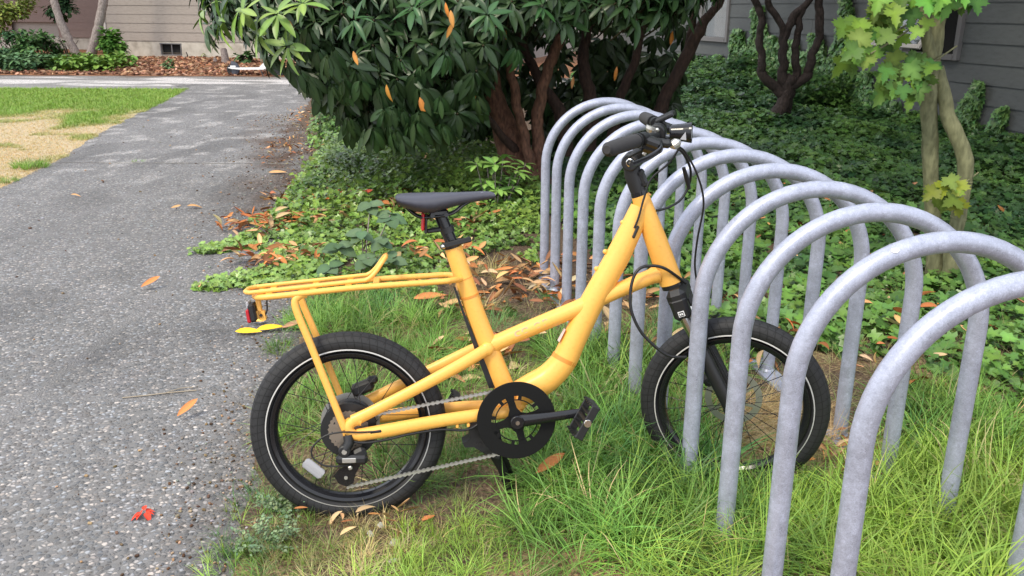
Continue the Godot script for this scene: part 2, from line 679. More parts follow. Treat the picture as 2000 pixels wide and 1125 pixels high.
func sheet(x0: Callable, x1: Callable, zs: Array, cols: int, height: Callable, tint: Callable, tile: float) -> ArrayMesh:
	var b := MB.new()
	for z in zs:
		for k in cols + 1:
			var x := lerpf(x0.call(z), x1.call(z), float(k) / cols)
			b.tint = tint.call(x, z)
			b.vert(Vector3(x, height.call(x, z), z), Vector3(0, 1, 0), Vector2(x, z) / tile)
	for i in zs.size() - 1:
		for k in cols:
			var a := i * (cols + 1) + k
			b.quad(a, a + 1, a + cols + 2, a + cols + 1)
	var w := cols + 1
	for i in zs.size():
		for k in w:
			var l := b.v[i * w + maxi(k - 1, 0)]
			var r := b.v[i * w + mini(k + 1, cols)]
			var f := b.v[mini(i + 1, zs.size() - 1) * w + k]
			var n := b.v[maxi(i - 1, 0) * w + k]
			var q := (r - l).cross(n - f).normalized()
			b.n[i * w + k] = q if q.y > 0 else -q
	return b.mesh()


func steps(a: float, b: float, d: float) -> Array:
	var o := []
	var k := int(absf(b - a) / d) + 1
	for i in k + 1:
		o.append(lerpf(a, b, float(i) / k))
	return o


func lawn_tint(x: float, z: float) -> Color:
	# 0 dry straw, 1 green
	var g := lawn_green(x, z)
	return Color(0.56, 0.44, 0.27).lerp(Color(0.16, 0.24, 0.05), g)


func lawn_green(x: float, z: float) -> float:
	var g := smoothstep(10.3, 11.6, -z + wob.get_noise_2d(x * 14.0, z * 9.0) * 2.2)
	g = maxf(g, smoothstep(0.25, 0.5, wob.get_noise_2d(x * 20.0 + 70.0, z * 20.0)) * 0.6)
	return g


func setting() -> void:
	var g := PlaneMesh.new()
	g.size = Vector2(240, 240)
	var gm: StandardMaterial3D = M.soil.duplicate()
	gm.uv1_scale = Vector3(120, 120, 1)
	gm.albedo_color = Color(0.7, 0.7, 0.7)
	gm.vertex_color_use_as_albedo = false
	tag(put("ground", g, gm, null, Transform3D(Basis(), Vector3(0, -0.03, 0))), "bare brown soil under the planting and beyond the garden", "ground", "", "structure")
	# path
	var tint := func(x: float, z: float) -> Color:
		var d: float = minf(absf(x - path_right(z)), absf(x - path_left(z)))
		var v: float = 1.0 + 0.14 * wob.get_noise_2d(x * 22.0, z * 12.0) + 0.10 * wob.get_noise_2d(x * 90.0, z * 90.0)
		var col := Color(v, v * 0.985, v * 0.975)
		# darker drips and worn tracks, and damp dirt near the wheel
		col *= 1.0 - 0.22 * smoothstep(0.05, 0.35, wob.get_noise_2d(x * 16.0 + 900.0, z * 9.0))
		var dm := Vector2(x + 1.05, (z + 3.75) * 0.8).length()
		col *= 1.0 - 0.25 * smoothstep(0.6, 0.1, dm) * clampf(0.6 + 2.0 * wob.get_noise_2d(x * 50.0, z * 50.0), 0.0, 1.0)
		# pale patches: flecks of sunlight painted into the concrete colour
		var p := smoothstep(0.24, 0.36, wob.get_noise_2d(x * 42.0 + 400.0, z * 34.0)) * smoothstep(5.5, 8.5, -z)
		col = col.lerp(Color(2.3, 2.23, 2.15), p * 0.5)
		# soil washed over the right edge under the shrub
		var e := clampf(1.0 - (path_right(z) - x) / 0.8, 0.0, 1.0) * smoothstep(5.2, 6.6, -z) * smoothstep(11.5, 9.0, -z)
		e = clampf(e * 1.5 * (0.75 + 1.6 * wob.get_noise_2d(x * 40.0, z * 30.0)), 0.0, 1.0)
		col = col.lerp(Color(0.45, 0.27, 0.17), e)
		# tracked earth beside the bed
		var f := clampf(1.0 - (path_right(z) - x) / 0.25, 0.0, 1.0) * 0.45
		col = col.lerp(Color(0.7, 0.6, 0.5), f)
		return col * (0.9 + 0.1 * clampf(d * 4.0, 0.0, 1.0)) / 3.0
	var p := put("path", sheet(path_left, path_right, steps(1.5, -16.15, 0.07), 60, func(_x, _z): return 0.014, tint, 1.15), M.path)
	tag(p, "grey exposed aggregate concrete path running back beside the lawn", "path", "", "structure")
	# control joints of the path: shallow dark grooves with grit
	for z in [-7.75, -11.7]:
		var b := MB.new()
		for k in 24:
			var xa := lerpf(path_left(z), path_right(z), k / 24.0)
			var xb := lerpf(path_left(z), path_right(z), (k + 1) / 24.0)
			var za := wob.get_noise_2d(xa * 90.0, z) * 0.02
			var zb := wob.get_noise_2d(xb * 90.0, z) * 0.02
			b.tint = Color(0.30, 0.28, 0.24) * R(0.6, 1.3) if R(0, 1) > 0.4 else Color(0.17, 0.16, 0.15)
			b.face([Vector3(xa, 0.0165, z + za - 0.008), Vector3(xb, 0.0165, z + zb - 0.008), Vector3(xb, 0.0165, z + zb + 0.008), Vector3(xa, 0.0165, z + za + 0.008)], Vector3.UP)
		put("joint", b.mesh(), M.chip, p)
	var cross_tint := func(x: float, z: float) -> Color:
		var v: float = 1.25 + 0.2 * wob.get_noise_2d(x * 18.0, z * 30.0)
		var pale := smoothstep(0.0, 0.25, wob.get_noise_2d(x * 8.0, z * 26.0 + 50.0) + 0.35 - absf(z + 16.5) * 0.45) * smoothstep(-2.0, -4.5, x)  # strip of direct sun, painted as a pale band in the colour
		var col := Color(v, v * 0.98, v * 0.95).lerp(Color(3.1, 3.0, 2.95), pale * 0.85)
		return col.lerp(Color(0.75, 0.55, 0.42), smoothstep(17.55, 18.1, -z + 0.4 * wob.get_noise_2d(x * 20.0, z))) / 3.0
	tag(put("cross_path", sheet(func(_z): return -22.0, func(_z): return 9.0, steps(-15.15, -18.2, 0.07), 200, func(_x, _z): return 0.008, cross_tint, 1.15), M.path), "concrete path crossing in front of the house, with a sunlit strip painted pale", "path", "", "structure")
	# lawn
	tag(put("lawn", sheet(func(_z): return -22.0, path_left, steps(1.5, -15.1, 0.12), 70, func(_x, _z): return 0.006, lawn_tint, 1.3), M.lawn_ground), "patchy lawn, green at the back and dry straw in front", "lawn", "", "structure")
	# planted bed on the right
	var bed_tint := func(x: float, z: float) -> Color:
		var dry: float = smoothstep(-0.1, 0.35, wob.get_noise_2d(x * 30.0, z * 30.0)) * smoothstep(4.2, 2.8, -z)
		return Color(0.75, 0.7, 0.68).lerp(Color(1.9, 1.75, 1.45), dry) / 2.6
	tag(put("garden_bed", sheet(func(z): return path_right(z) - 0.02 - 0.03 * wob.get_noise_2d(z * 300.0, 7.0), func(_z): return 9.0, steps(1.5, -16.0, 0.09), 110, bed_height, bed_tint, 0.6), M.soil), "brown soil bed with straw and litter under the ivy and grass", "garden bed", "", "structure")
	# mulch in front of the house on the left
	var mulch_tint := func(x: float, z: float) -> Color:
		return Color(1.9, 1.25, 0.95) * (1.0 + 0.3 * wob.get_noise_2d(x * 40.0, z * 40.0)) / 2.6
	tag(put("mulch_bed", sheet(func(_z): return -22.0, func(_z): return 6.0, steps(-18.05, -26.6, 0.15), 120, func(x, z): return mulch_height(z, x), mulch_tint, 0.5), M.soil), "reddish bark mulch bed along the foot of the house", "mulch bed", "", "structure")


# ---------------------------------------------------------------- houses
func plank_mesh(l: float, h: float, thick := 0.016) -> ArrayMesh:
	# a lapped board: thick at its lower edge, thin at the top; local x along it from 0 to l
	var b := MB.new()
	var prof := PackedVector2Array([Vector2(0, 0), Vector2(thick, 0.0), Vector2(thick, 0.006), Vector2(0.004, h + 0.012), Vector2(0, h + 0.012)])
	# extrude along x: prism's xy plane is (out, up)
	var x := Transform3D(Basis(Vector3(0, 0, 1), Vector3(0, 1, 0), Vector3(-1, 0, 0)), Vector3.ZERO)
	b.prism(prof, -l, 0.0, x)
	return b.mesh()


func siding(parent: Node3D, x0: float, x1: float, y_low: float, count: int, lap: float, m: Material, z: float, holes: Array, long := 3.66) -> void:
	var meshes := {}
	for k in count:
		var y := y_low + k * lap
		var cuts := []   # free spans of this course
		var spans := [[x0, x1]]
		for hole in holes:
			if y + lap > hole[2] + 0.03 and y < hole[3] - 0.03:
				var next := []
				for sp in spans:
					if hole[1] <= sp[0] or hole[0] >= sp[1]:
						next.append(sp)
					else:
						if hole[0] > sp[0]: next.append([sp[0], hole[0]])
						if hole[1] < sp[1]: next.append([hole[1], sp[1]])
				spans = next
		for sp in spans:
			var x: float = sp[0]
			var l := long * (0.35 + 0.65 * fposmod(k * 0.37 + 0.21, 1.0))
			while x < sp[1] - 0.02:
				var e := minf(x + l, sp[1])
				if sp[1] - e < 0.3:
					e = sp[1]
				cuts.append([x, e])
				x = e
				l = long
		for ct in cuts:
			var l: float = ct[1] - ct[0] - 0.003
			var key := "%.2f" % l
			if not meshes.has(key):
				meshes[key] = plank_mesh(l, lap)
			put("plank", meshes[key], m, parent, Transform3D(Basis(), Vector3(ct[0], y, z + R(-0.001, 0.001))))


func house_left() -> void:
	var ex := Vector3(1, 0, 0.3018).normalized()
	var at := Transform3D(Basis(ex, Vector3.UP, ex.cross(Vector3.UP)), Vector3(-8.0, 0, -21.474))
	var h := thing("beige_house", "beige lap sided house with a concrete foundation and crawl vent", "house", at)
	var b := MB.new()
	b.box(Vector3(3.09, 2.2, -4.14), Vector3(9.84, 4.4, 8.0))
	b.box(Vector3(-8.0, 2.2, -4.62), Vector3(12.3, 4.4, 4.0))
	put("wall", b.mesh(), M.siding_warm, h)
	var fb := MB.new()
	# foundation in pieces round the vent opening
	var vx0 := -0.345
	var vx1 := 0.245
	fb.box(Vector3((vx0 - 1.86) / 2.0, 0.2, -0.02), Vector3(vx0 + 1.86, 0.71, 0.1))
	fb.box(Vector3((vx1 + 8.0) / 2.0, 0.2, -0.02), Vector3(8.0 - vx1, 0.71, 0.1))
	fb.box(Vector3((vx0 + vx1) / 2.0, 0.045, -0.02), Vector3(vx1 - vx0, 0.40, 0.1))
	fb.box(Vector3((vx0 + vx1) / 2.0, 0.5325, -0.02), Vector3(vx1 - vx0, 0.045, 0.1))
	fb.box(Vector3(-8.0, 0.2, -2.57), Vector3(12.3, 0.6, 0.1))
	put("foundation", fb.mesh(), M.concrete, h)
	siding(h, -1.80, 8.0, 0.5577, 12, 0.2, M.siding_warm, 0.03, [])
	siding(h, -14.0, -1.9, 0.505, 12, 0.2, M.siding_brown, -2.5, [[-7.2, -5.6, 0.2, 0.75]])
	# corner board
	var cb := MB.new()
	cb.box(Vector3(-1.84, 2.2, 0.03), Vector3(0.09, 3.3, 0.07), Basis(), 0.004)
	put("corner_board", cb.mesh(), M.trim, h)
	# crawl space vent
	var v := part("vent", h)
	var vb := MB.new()
	vb.box(Vector3(-0.05, 0.378, -0.06), Vector3(0.58, 0.26, 0.02))
	put("recess", vb.mesh(), M.void, v)
	vb = MB.new()
	for q in [[-0.05, 0.502, 0.60, 0.022], [-0.05, 0.254, 0.56, 0.016]]:
		vb.box(Vector3(q[0], q[1], 0.03), Vector3(q[2], q[3], 0.03))
	for q in [-0.325, 0.225]:
		vb.box(Vector3(q, 0.378, 0.026), Vector3(0.016, 0.23, 0.025))
	vb.box(Vector3(-0.03, 0.378, 0.02), Vector3(0.022, 0.23, 0.02))
	put("frame", vb.mesh(), M.frame_grey, v)
	vb = MB.new()
	for k in 4:
		vb.box(Vector3(-0.05, 0.275 + k * 0.006, -0.035 + k * 0.012), Vector3(0.54, 0.006, 0.01))
	put("debris", vb.mesh(), M.rusty, v)
	var rf := MB.new()
	rf.box(Vector3(-3.0, 4.5, -4.0), Vector3(24.0, 0.2, 9.4))
	put("roof", rf.mesh(), M.frame_grey, h)


func house_right() -> void:
	var ex := Vector3(0.2587, 0, 1).normalized()
	var at := Transform3D(Basis(ex, Vector3.UP, ex.cross(Vector3.UP)), Vector3(4.947, 0, -8.5))
	var h := thing("grey_house", "dark grey lap sided house behind the ivy with an open awning window", "house", at)
	var b := MB.new()
	b.box(Vector3(-2.6, 1.9, -3.2), Vector3(18.6, 4.2, 6.0))
	put("wall", b.mesh(), M.void, h)
	# windows: local x from the wall origin
	var k := 1.0329
	var w1 := [-7.16, -6.15, 0.83, 1.80]     # double hung with curtain
	var w2 := [-1.98, -1.05, 0.83, 1.80]     # awning window, open
	var w0 := [-8.75, -7.78, 0.83, 1.80]
	siding(h, -11.8, 6.6, -0.185, 17, 0.2, M.siding_grey, 0.0, [w1, w2, w0])
	var under := MB.new()
	under.box(Vector3(-2.6, -0.2, -0.1), Vector3(18.6, 0.5, 0.16))
	put("foundation", under.mesh(), M.siding_grey, h)
	for w in [w0, w1]:
		var win := part("window", h)
		var fb := MB.new()
		var mx: float = (w[0] + w[1]) / 2.0
		var my: float = (w[2] + w[3]) / 2.0
		var ww: float = w[1] - w[0]
		var hh: float = w[3] - w[2]
		for sg: float in [-1.0, 1.0]:
			fb.box(Vector3(mx + sg * (ww / 2.0 - 0.035), my, 0.0), Vector3(0.07, hh, 0.09), Basis(), 0.004)
		fb.box(Vector3(mx, w[2] + 0.0345, 0.004), Vector3(ww - 0.142, 0.069, 0.1), Basis(), 0.004)
		fb.box(Vector3(mx, w[3] - 0.0345, 0.0), Vector3(ww - 0.142, 0.069, 0.09), Basis(), 0.004)
		put("frame", fb.mesh(), M.frame_grey, win)
		var pb := MB.new()
		pb.box(Vector3(mx, my, -0.012), Vector3(ww - 0.15, hh - 0.15, 0.004))
		put("pane", pb.mesh(), M.pane, win)
		if w == w1:
			var cu := MB.new()
			for q in 18:
				var x: float = w[0] + 0.08 + q * (ww - 0.16) / 18.0
				cu.cyl(Vector3(x, w[2] + 0.07, -0.09), Vector3(x, w[3] - 0.07, -0.09), 0.028, 8)
			put("curtain", cu.mesh(), M.blind, win)
		else:
			for q in 20:
				var sb := MB.new()
				sb.box(Vector3(mx, w[2] + 0.09 + q * 0.041, -0.07), Vector3(ww - 0.16, 0.036, 0.004), Basis(Vector3(1, 0, 0), 0.35))
				put("blind_slat", sb.mesh(), M.white, win)
	# the open awning window
	var win := part("window", h)
	var fb := MB.new()
	for sg: float in [w2[0] + 0.03, w2[1] - 0.03]:
		fb.box(Vector3(sg, 1.315, 0.005), Vector3(0.06, 0.97, 0.11), Basis(), 0.004)
	fb.box(Vector3((w2[0] + w2[1]) / 2.0, w2[2] + 0.03, 0.01), Vector3(0.808, 0.058, 0.13), Basis(), 0.004)
	fb.box(Vector3((w2[0] + w2[1]) / 2.0, w2[3] - 0.03, 0.005), Vector3(0.808, 0.058, 0.11), Basis(), 0.004)
	put("frame", fb.mesh(), M.frame_grey, win)
	var sash := Transform3D(Basis(Vector3(1, 0, 0), -0.52), Vector3((w2[0] + w2[1]) / 2.0, 1.66, 0.07))
	fb = MB.new()
	for sg: float in [-0.38, 0.38]:
		fb.box(Vector3(sg, -0.41, 0), Vector3(0.05, 0.82, 0.03), Basis(), 0.003)
	for sg: float in [-0.025, -0.795]:
		fb.box(Vector3(0, sg, 0), Vector3(0.708, 0.048, 0.03), Basis(), 0.003)
	put("sash", fb.mesh(), M.trim, win, sash)
	fb = MB.new()
	fb.box(Vector3(0, -0.41, 0), Vector3(0.712, 0.722, 0.004))
	put("pane", fb.mesh(), M.pane, win, sash)
	var rf := MB.new()
	rf.box(Vector3(-2.6, 3.75, -2.9), Vector3(19.2, 0.2, 7.2))
	put("roof", rf.mesh(), M.frame_grey, h)


# ---------------------------------------------------------------- bicycle rack
func hoop_foot(i: int) -> Vector3:
	var ax := Vector3(sin(0.1579), 0, cos(0.1579))
	return Vector3(0.1642, 0.0, -4.3470) + ax * 0.26896 * i


func rack() -> void:
	var r := thing("bike_rack", "galvanised steel rack of twelve tall round topped hoops", "bike rack")
	var cr := Vector3(cos(0.1191), 0, -sin(0.1191))
	var rr := 0.300
	for i in 12:
		var f := hoop_foot(i)
		var lift := 0.011 * (1.0 - i / 10.0)
		var top := 0.8889 + lift
		var pts := [f + Vector3(0, 0.012, 0)]
		for k in range(1, 4):
			pts.append(f + Vector3(0, 0.012 + (top - rr - 0.012) * k / 4.0, 0))
		for k in 33:
			var a := PI * k / 32.0
			pts.append(f + cr * (rr - rr * cos(a)) + Vector3(0, top - rr + rr * sin(a), 0))
		for k in range(1, 4):
			pts.append(f + cr * 0.60 + Vector3(0, (top - rr) * (1.0 - k / 4.0) + 0.003 * k, 0))
		pts.append(f + cr * 0.60 + Vector3(0, 0.012, 0))
		var b := MB.new()
		b.tube(pts, 0.0224, 20)
		for e in [f, f + cr * 0.60]:   # weld bead
			b.lathe([Vector2(0.028, 0.0), Vector2(0.0224, 0.008)], e + Vector3(0, 0.034, 0), Vector3.UP, 16)
		put("hoop", b.mesh(), M.galv, r)
	for sd in 2:
		var a := hoop_foot(0) + cr * 0.60 * sd
		var z := hoop_foot(11) + cr * 0.60 * sd
		var d := (z - a).normalized()
		var b := MB.new()
		b.box((a + z) / 2.0 + Vector3(-0.006, 0.016, 0) - d * 0.01, Vector3(0.075, 0.036, (z - a).length() + 0.16), Basis(Vector3.UP.cross(d), Vector3.UP, d), 0.002)
		for e in [a - d * 0.05, (a + z) / 2.0 + d * 0.16, z + d * 0.04]:
			b.cyl(e + Vector3(0.0, 0.034, 0), e + Vector3(0.0, 0.044, 0), 0.009, 6)
		put("rail", b.mesh(), M.galv, r)
	# three stickers and a dab of white paint
	var dab := MB.new()
	dab.ball(Vector3.ZERO, Vector3(0.014, 0.009, 0.0012), 10)
	for q in [[10, 0.74, 0.62], [8, 0.55, 0.5], [10, 0.748, 0.4]]:
		var f := hoop_foot(q[0])
		var a: float = PI * q[1] * 0.5
		var dir := (cr * -cos(a) + Vector3(0, sin(a), 0)) * 0.35 + Vector3(-0.25, 0.35, 0.9)
		dir = (dir - (cr * sin(a) + Vector3(0, cos(a), 0)) * dir.dot(cr * sin(a) + Vector3(0, cos(a), 0))).normalized()
		var pos := f + cr * (rr - rr * cos(a)) + Vector3(0, 0.8889 - rr + rr * sin(a), 0) + dir * 0.0228
		put("paint_dab", dab.mesh(), M.white, r, Transform3D(Basis(dir.cross(Vector3.UP).normalized(), dir.cross(dir.cross(Vector3.UP)).normalized(), dir).scaled_local(Vector3.ONE * q[2]), pos))


# ---------------------------------------------------------------- bicycle
# local axes: x forward, y up, z towards the chain side; the origin is where the rear tyre meets the ground
func wheel(called: String, parent: Node3D, at: Transform3D, front: bool) -> Node3D:
	var w := part(called, parent, at)
	var b := MB.new()
	var circle := []
	for k in 120:
		var a := TAU * k / 120.0
		circle.append(Vector3(cos(a), sin(a), 0) * 0.2315)
	# section: v = 0 must lie at the tread; the side vector starts the section, so start it outward
	var first := b.v.size()
	var seg := 22
	for i in 121:
		var a := TAU * i / 120.0
		var rad := Vector3(cos(a), sin(a), 0)
		for k in seg + 1:
			var q := TAU * k / seg
			b.vert(rad * (0.2315 + 0.0285 * cos(q)) + Vector3(0, 0, 0.0295 * sin(q)), rad * cos(q) + Vector3(0, 0, sin(q)), Vector2(i / 120.0, float(k) / seg))
	for i in 120:
		for k in seg:
			var p := first + i * (seg + 1) + k
			b.quad(p, p + 1, p + seg + 2, p + seg + 1)
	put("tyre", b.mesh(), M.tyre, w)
	for sg: float in [-1.0, 1.0]:
		b = MB.new()
		b.lathe([Vector2(0.2178, 0.0), Vector2(0.2146, 0.0014)] if sg > 0 else [Vector2(0.2146, -0.0014), Vector2(0.2178, 0.0)], Vector3(0, 0, 0.0266 * sg + 0.0006 * sg), Vector3(0, 0, 1), 96)
		put("reflective_stripe", b.mesh(), M.stripe, w)
	b = MB.new()
	b.lathe([Vector2(0.2065, 0.019), Vector2(0.2065, 0.0205), Vector2(0.2035, 0.0205), Vector2(0.196, 0.018), Vector2(0.1885, 0.011), Vector2(0.1865, 0.0), Vector2(0.1885, -0.011), Vector2(0.196, -0.018), Vector2(0.2035, -0.0205), Vector2(0.2065, -0.0205)].map(func(q): return Vector2(q.x, q.y)), Vector3.ZERO, Vector3(0, 0, -1), 96)
	put("rim", b.mesh(), M.black_gloss, w)
	var hub_r := 0.024 if front else 0.067
	b = MB.new()
	if front:
		b.cyl(Vector3(0, 0, -0.05), Vector3(0, 0, 0.05), 0.014, 20)
		b.cyl(Vector3(0, 0, 0.027), Vector3(0, 0, 0.033), 0.026, 24, 0.001)
		b.cyl(Vector3(0, 0, -0.033), Vector3(0, 0, -0.027), 0.026, 24, 0.001)
	else:
		b.lathe([Vector2(0.001, -0.034), Vector2(0.05, -0.034), Vector2(0.066, -0.026), Vector2(0.071, -0.022), Vector2(0.071, -0.018), Vector2(0.066, -0.016), Vector2(0.066, 0.016), Vector2(0.071, 0.018), Vector2(0.071, 0.022), Vector2(0.064, 0.027), Vector2(0.03, 0.034), Vector2(0.001, 0.034)], Vector3.ZERO, Vector3(0, 0, 1), 40)
		b.cyl(Vector3(0, 0, -0.065), Vector3(0, 0, 0.072), 0.008, 12)
	put("hub", b.mesh(), M.black, w)
	# spokes, crossed
	var n := 28
	var sb := MB.new()
	sb.tube([Vector3(0, 0, 0), Vector3(0, 1, 0)], 0.0011, 5)
	var sm := sb.mesh()
	for k in n:
		var side := 1.0 if k % 2 == 0 else -1.0
		var a := TAU * k / n
		var lead := (0.55 if front else 0.42) * (1.0 if (k >> 1) % 2 == 0 else -1.0)
		var p0 := Vector3(cos(a + lead) * hub_r, sin(a + lead) * hub_r, side * (0.028 if front else 0.020))
		var p1 := Vector3(cos(a) * 0.19, sin(a) * 0.19, side * 0.003)
		var d := p1 - p0
		var y := d.normalized()
		var x := y.cross(Vector3(0, 0, 1)).normalized()
		put("spoke", sm, M.black_gloss, w, Transform3D(Basis(x, y * d.length(), x.cross(y)), p0))
	# brake disc on the far side
	b = MB.new()
	b.lathe([Vector2(0.062, -0.001), Vector2(0.08, -0.001), Vector2(0.08, 0.001), Vector2(0.062, 0.001), Vector2(0.062, -0.001)], Vector3(0, 0, -0.047), Vector3(0, 0, 1), 40)
	for k in 6:
		var a := TAU * k / 6.0
		b.box(Vector3(cos(a + 0.2) * 0.045, sin(a + 0.2) * 0.045, -0.047), Vector3(0.045, 0.008, 0.0016), Basis(Vector3(0, 0, 1), a + 0.5))
	put("brake_disc", b.mesh(), M.steel, w)
	return w


func loft(sections: Array, seg := 16) -> ArrayMesh:
	# sections: [centre, half width (z), half height (y), tilt] along x; rounded squarish ovals
	var b := MB.new()
	for i in sections.size():
		var q: Array = sections[i]
		for k in seg + 1:
			var a := TAU * k / seg
			var cz := signf(cos(a)) * pow(absf(cos(a)), 0.8)
			var sy := signf(sin(a)) * pow(absf(sin(a)), 0.8)
			b.vert(q[0] + Vector3(0, sy * q[2], cz * q[1]), Vector3(0, sin(a) * q[1], cos(a) * q[2]).normalized(), Vector2(float(k) / seg, float(i)))
	for i in sections.size() - 1:
		for k in seg:
			var a := i * (seg + 1) + k
			b.quad(a, a + 1, a + seg + 2, a + seg + 1)
	for e in [0, sections.size() - 1]:
		var f := b.v.size()
		for k in seg:
			b.vert(b.v[e * (seg + 1) + k], Vector3(-1 if e == 0 else 1, 0, 0))
		for k in range(1, seg - 1):
			b.tri(f, f + k, f + k + 1)
	return b.mesh()


func along(p: Vector3, d: Vector3, up := Vector3(0, 0, 1)) -> Transform3D:
	# x along d, z near up
	var x := d.normalized()
	var y := up.cross(x).normalized()
	return Transform3D(Basis(x, y, x.cross(y)), p)


func cable(called: String, pts: Array, r: float, m: Material, parent: Node3D, at := Transform3D()) -> void:
	var b := MB.new()
	b.tube(spline(pts, 8), r, 8)
	put(called, b.mesh(), m, parent, at)


func bicycle() -> void:
	var fw := Vector3(cos(0.1285), 0, -sin(0.1285))
	var nn := Vector3(-fw.z, 0, fw.x)
	var lam := 0.152
	var up := Vector3.UP * cos(lam) - nn * sin(lam)
	var bike := thing("bicycle", "yellow step-through electric bicycle with small fat wheels and a rear carrier", "bicycle", Transform3D(Basis(fw, up, nn * cos(lam) + Vector3.UP * sin(lam)), Vector3(-0.4286, 0.004, -2.1065)))
	# ---- frame
	var b := MB.new()
	var Z := Vector3(0, 0, 1)
	var bb := Vector3(0.443, 0.272, 0)
	# seat tube
	b.tube([Vector3(0.289, 0.735, 0), Vector3(0.345, 0.555, 0), Vector3(0.385, 0.44, 0), Vector3(0.425, 0.33, 0), bb], [0.0235, 0.0255, 0.027, 0.028, 0.028], 20)
	# head tube
	b.tube([Vector3(0.7955, 0.862, 0), Vector3(0.802, 0.845, 0), Vector3(0.821, 0.792, 0), Vector3(0.84, 0.742, 0), Vector3(0.879, 0.64, 0), Vector3(0.886, 0.621, 0)], [0.0235, 0.0245, 0.0275, 0.0300, 0.0315, 0.0320], 24)
	# down tube: from behind the head tube, bending towards the crank
	var dt := spline([Vector3(0.798, 0.828, 0), Vector3(0.737, 0.702, 0), Vector3(0.664, 0.575, 0), Vector3(0.612, 0.47, 0), Vector3(0.585, 0.415, 0), Vector3(0.545, 0.372, 0), Vector3(0.50, 0.345, 0), Vector3(0.455, 0.325, 0)], 6)
	b.tube(dt, radii([0.0285, 0.0335, 0.0335, 0.034, 0.036, 0.038, 0.040, 0.036], dt.size()).map(func(q): return Vector2(q * 0.88, q)), 24, false, true, Z)
	# middle tube from the seat tube to the head tube
	var mt := spline([Vector3(0.375, 0.463, 0), Vector3(0.50, 0.512, 0), Vector3(0.63, 0.562, 0), Vector3(0.74, 0.606, 0), Vector3(0.862, 0.652, 0)], 4)
	b.tube(mt, radii([0.0215, 0.0225, 0.0225, 0.0215, 0.021], mt.size()), 20)
	# weld fillets
	for q in [[Vector3(0.385, 0.467, 0), 0.028, Vector3(1, 0.39, 0)], [Vector3(0.846, 0.646, 0), 0.0255, Vector3(-1, -0.39, 0)]]:
		b.tube([q[0], q[0] + q[2].normalized() * 0.012, q[0] + q[2].normalized() * 0.024], [q[1], q[1] * 0.9, q[1] * 0.78], 20, false, false)
	# bottom bracket shell and chain stays, seat stays
	b.cyl(bb + Z * -0.037, bb + Z * 0.037, 0.024, 24, 0.002)
	b.box(Vector3(0.43, 0.298, 0), Vector3(0.09, 0.05, 0.05), Basis(Z, 0.2), 0.012)
	for sg: float in [1.0, -1.0]:
		var ss := spline([Vector3(0.368, 0.462, 0.030 * sg), Vector3(0.30, 0.428, 0.046 * sg), Vector3(0.19, 0.376, 0.058 * sg), Vector3(0.07, 0.321, 0.066 * sg), Vector3(0.012, 0.295, 0.068 * sg)], 5)
		b.tube(ss, radii([0.0165, 0.0165, 0.0155, 0.0150, 0.0165], ss.size()).map(func(q): return Vector2(q * 0.75, q)), 14, false, true, Z)
		var cs := spline([Vector3(0.43, 0.285, 0.030 * sg), Vector3(0.33, 0.284, 0.042 * sg), Vector3(0.21, 0.276, 0.056 * sg), Vector3(0.09, 0.263, 0.066 * sg), Vector3(0.022, 0.256, 0.068 * sg)], 5)
		b.tube(cs, radii([0.0175, 0.0175, 0.0175, 0.0180, 0.0170], cs.size()).map(func(q): return Vector2(q * 0.75, q)), 14, false, true, Z)
		# dropout: a plate that loops from stay to stay
		var loop := []
		for k in 13:
			var a := lerpf(1.25, PI * 2 - 1.25, k / 12.0)
			loop.append(Vector3(0.026 + 0.026 * cos(a), 0.2755 + 0.0205 * sin(a), 0.068 * sg))
		b.tube(loop, Vector2(0.011, 0.014), 12, false, true, Z)
		b.prism(PackedVector2Array([Vector2(-0.022, 0.29), Vector2(0.0, 0.302), Vector2(0.016, 0.296), Vector2(0.007, 0.276), Vector2(0.018, 0.258), Vector2(0.045, 0.254), Vector2(0.045, 0.246), Vector2(0.0, 0.238), Vector2(-0.014, 0.252)]), 0.062 * sg - 0.005, 0.062 * sg + 0.005)
		# collar where the seat stay meets the seat tube
		b.ball(Vector3(0.371, 0.463, 0.030 * sg), Vector3(0.019, 0.019, 0.012), 14)
	# cable clips under the stay
	for q in [0.095, 0.205, 0.285, 0.315]:
		b.box(Vector3(q, 0.2565 + (q - 0.1) * 0.02, 0.066 - q * 0.06), Vector3(0.008, 0.010, 0.010), Basis(), 0.002)
	# seam plate on the bend of the down tube
	b.box(Vector3(0.522, 0.386, 0.0), Vector3(0.09, 0.006, 0.034), Basis(Z, 0.46), 0.002)
	for q in [Vector3(0.748, 0.79, 0.0), Vector3(0.70, 0.712, 0.0), Vector3(0.676, 0.666, 0.0)]:
		b.ball(q, Vector3(0.007, 0.007, 0.006), 8)
	var frame := put("frame", b.mesh(), M.yellow, bike)
	# painted bands
	for q in [[Vector3(0.3285, 0.607, 0), Vector3(0.3300, 0.602, 0), 0.0268], [Vector3(0.314, 0.652, 0), Vector3(0.3145, 0.6505, 0), 0.0256]]:
		b = MB.new()
		b.tube([q[0], q[1]], q[2], 24)
		put("painted_band", b.mesh(), M.yellow_dark, frame)
	b = MB.new()
	b.tube([Vector3(0.589, 0.424, 0), Vector3(0.5835, 0.4135, 0)], Vector2(0.0319, 0.0367), 28, false, true, Z)
	put("painted_band", b.mesh(), M.yellow_dark, frame)
	# lettering on the middle tube
	var tm := TextMesh.new()
	tm.text = "CO-OP"
	var font := SystemFont.new()
	font.font_names = PackedStringArray(["Droid Sans"])
	font.font_weight = 700
	tm.font = font
	tm.font_size = 24
	tm.pixel_size = 0.0011
	tm.depth = 0.002
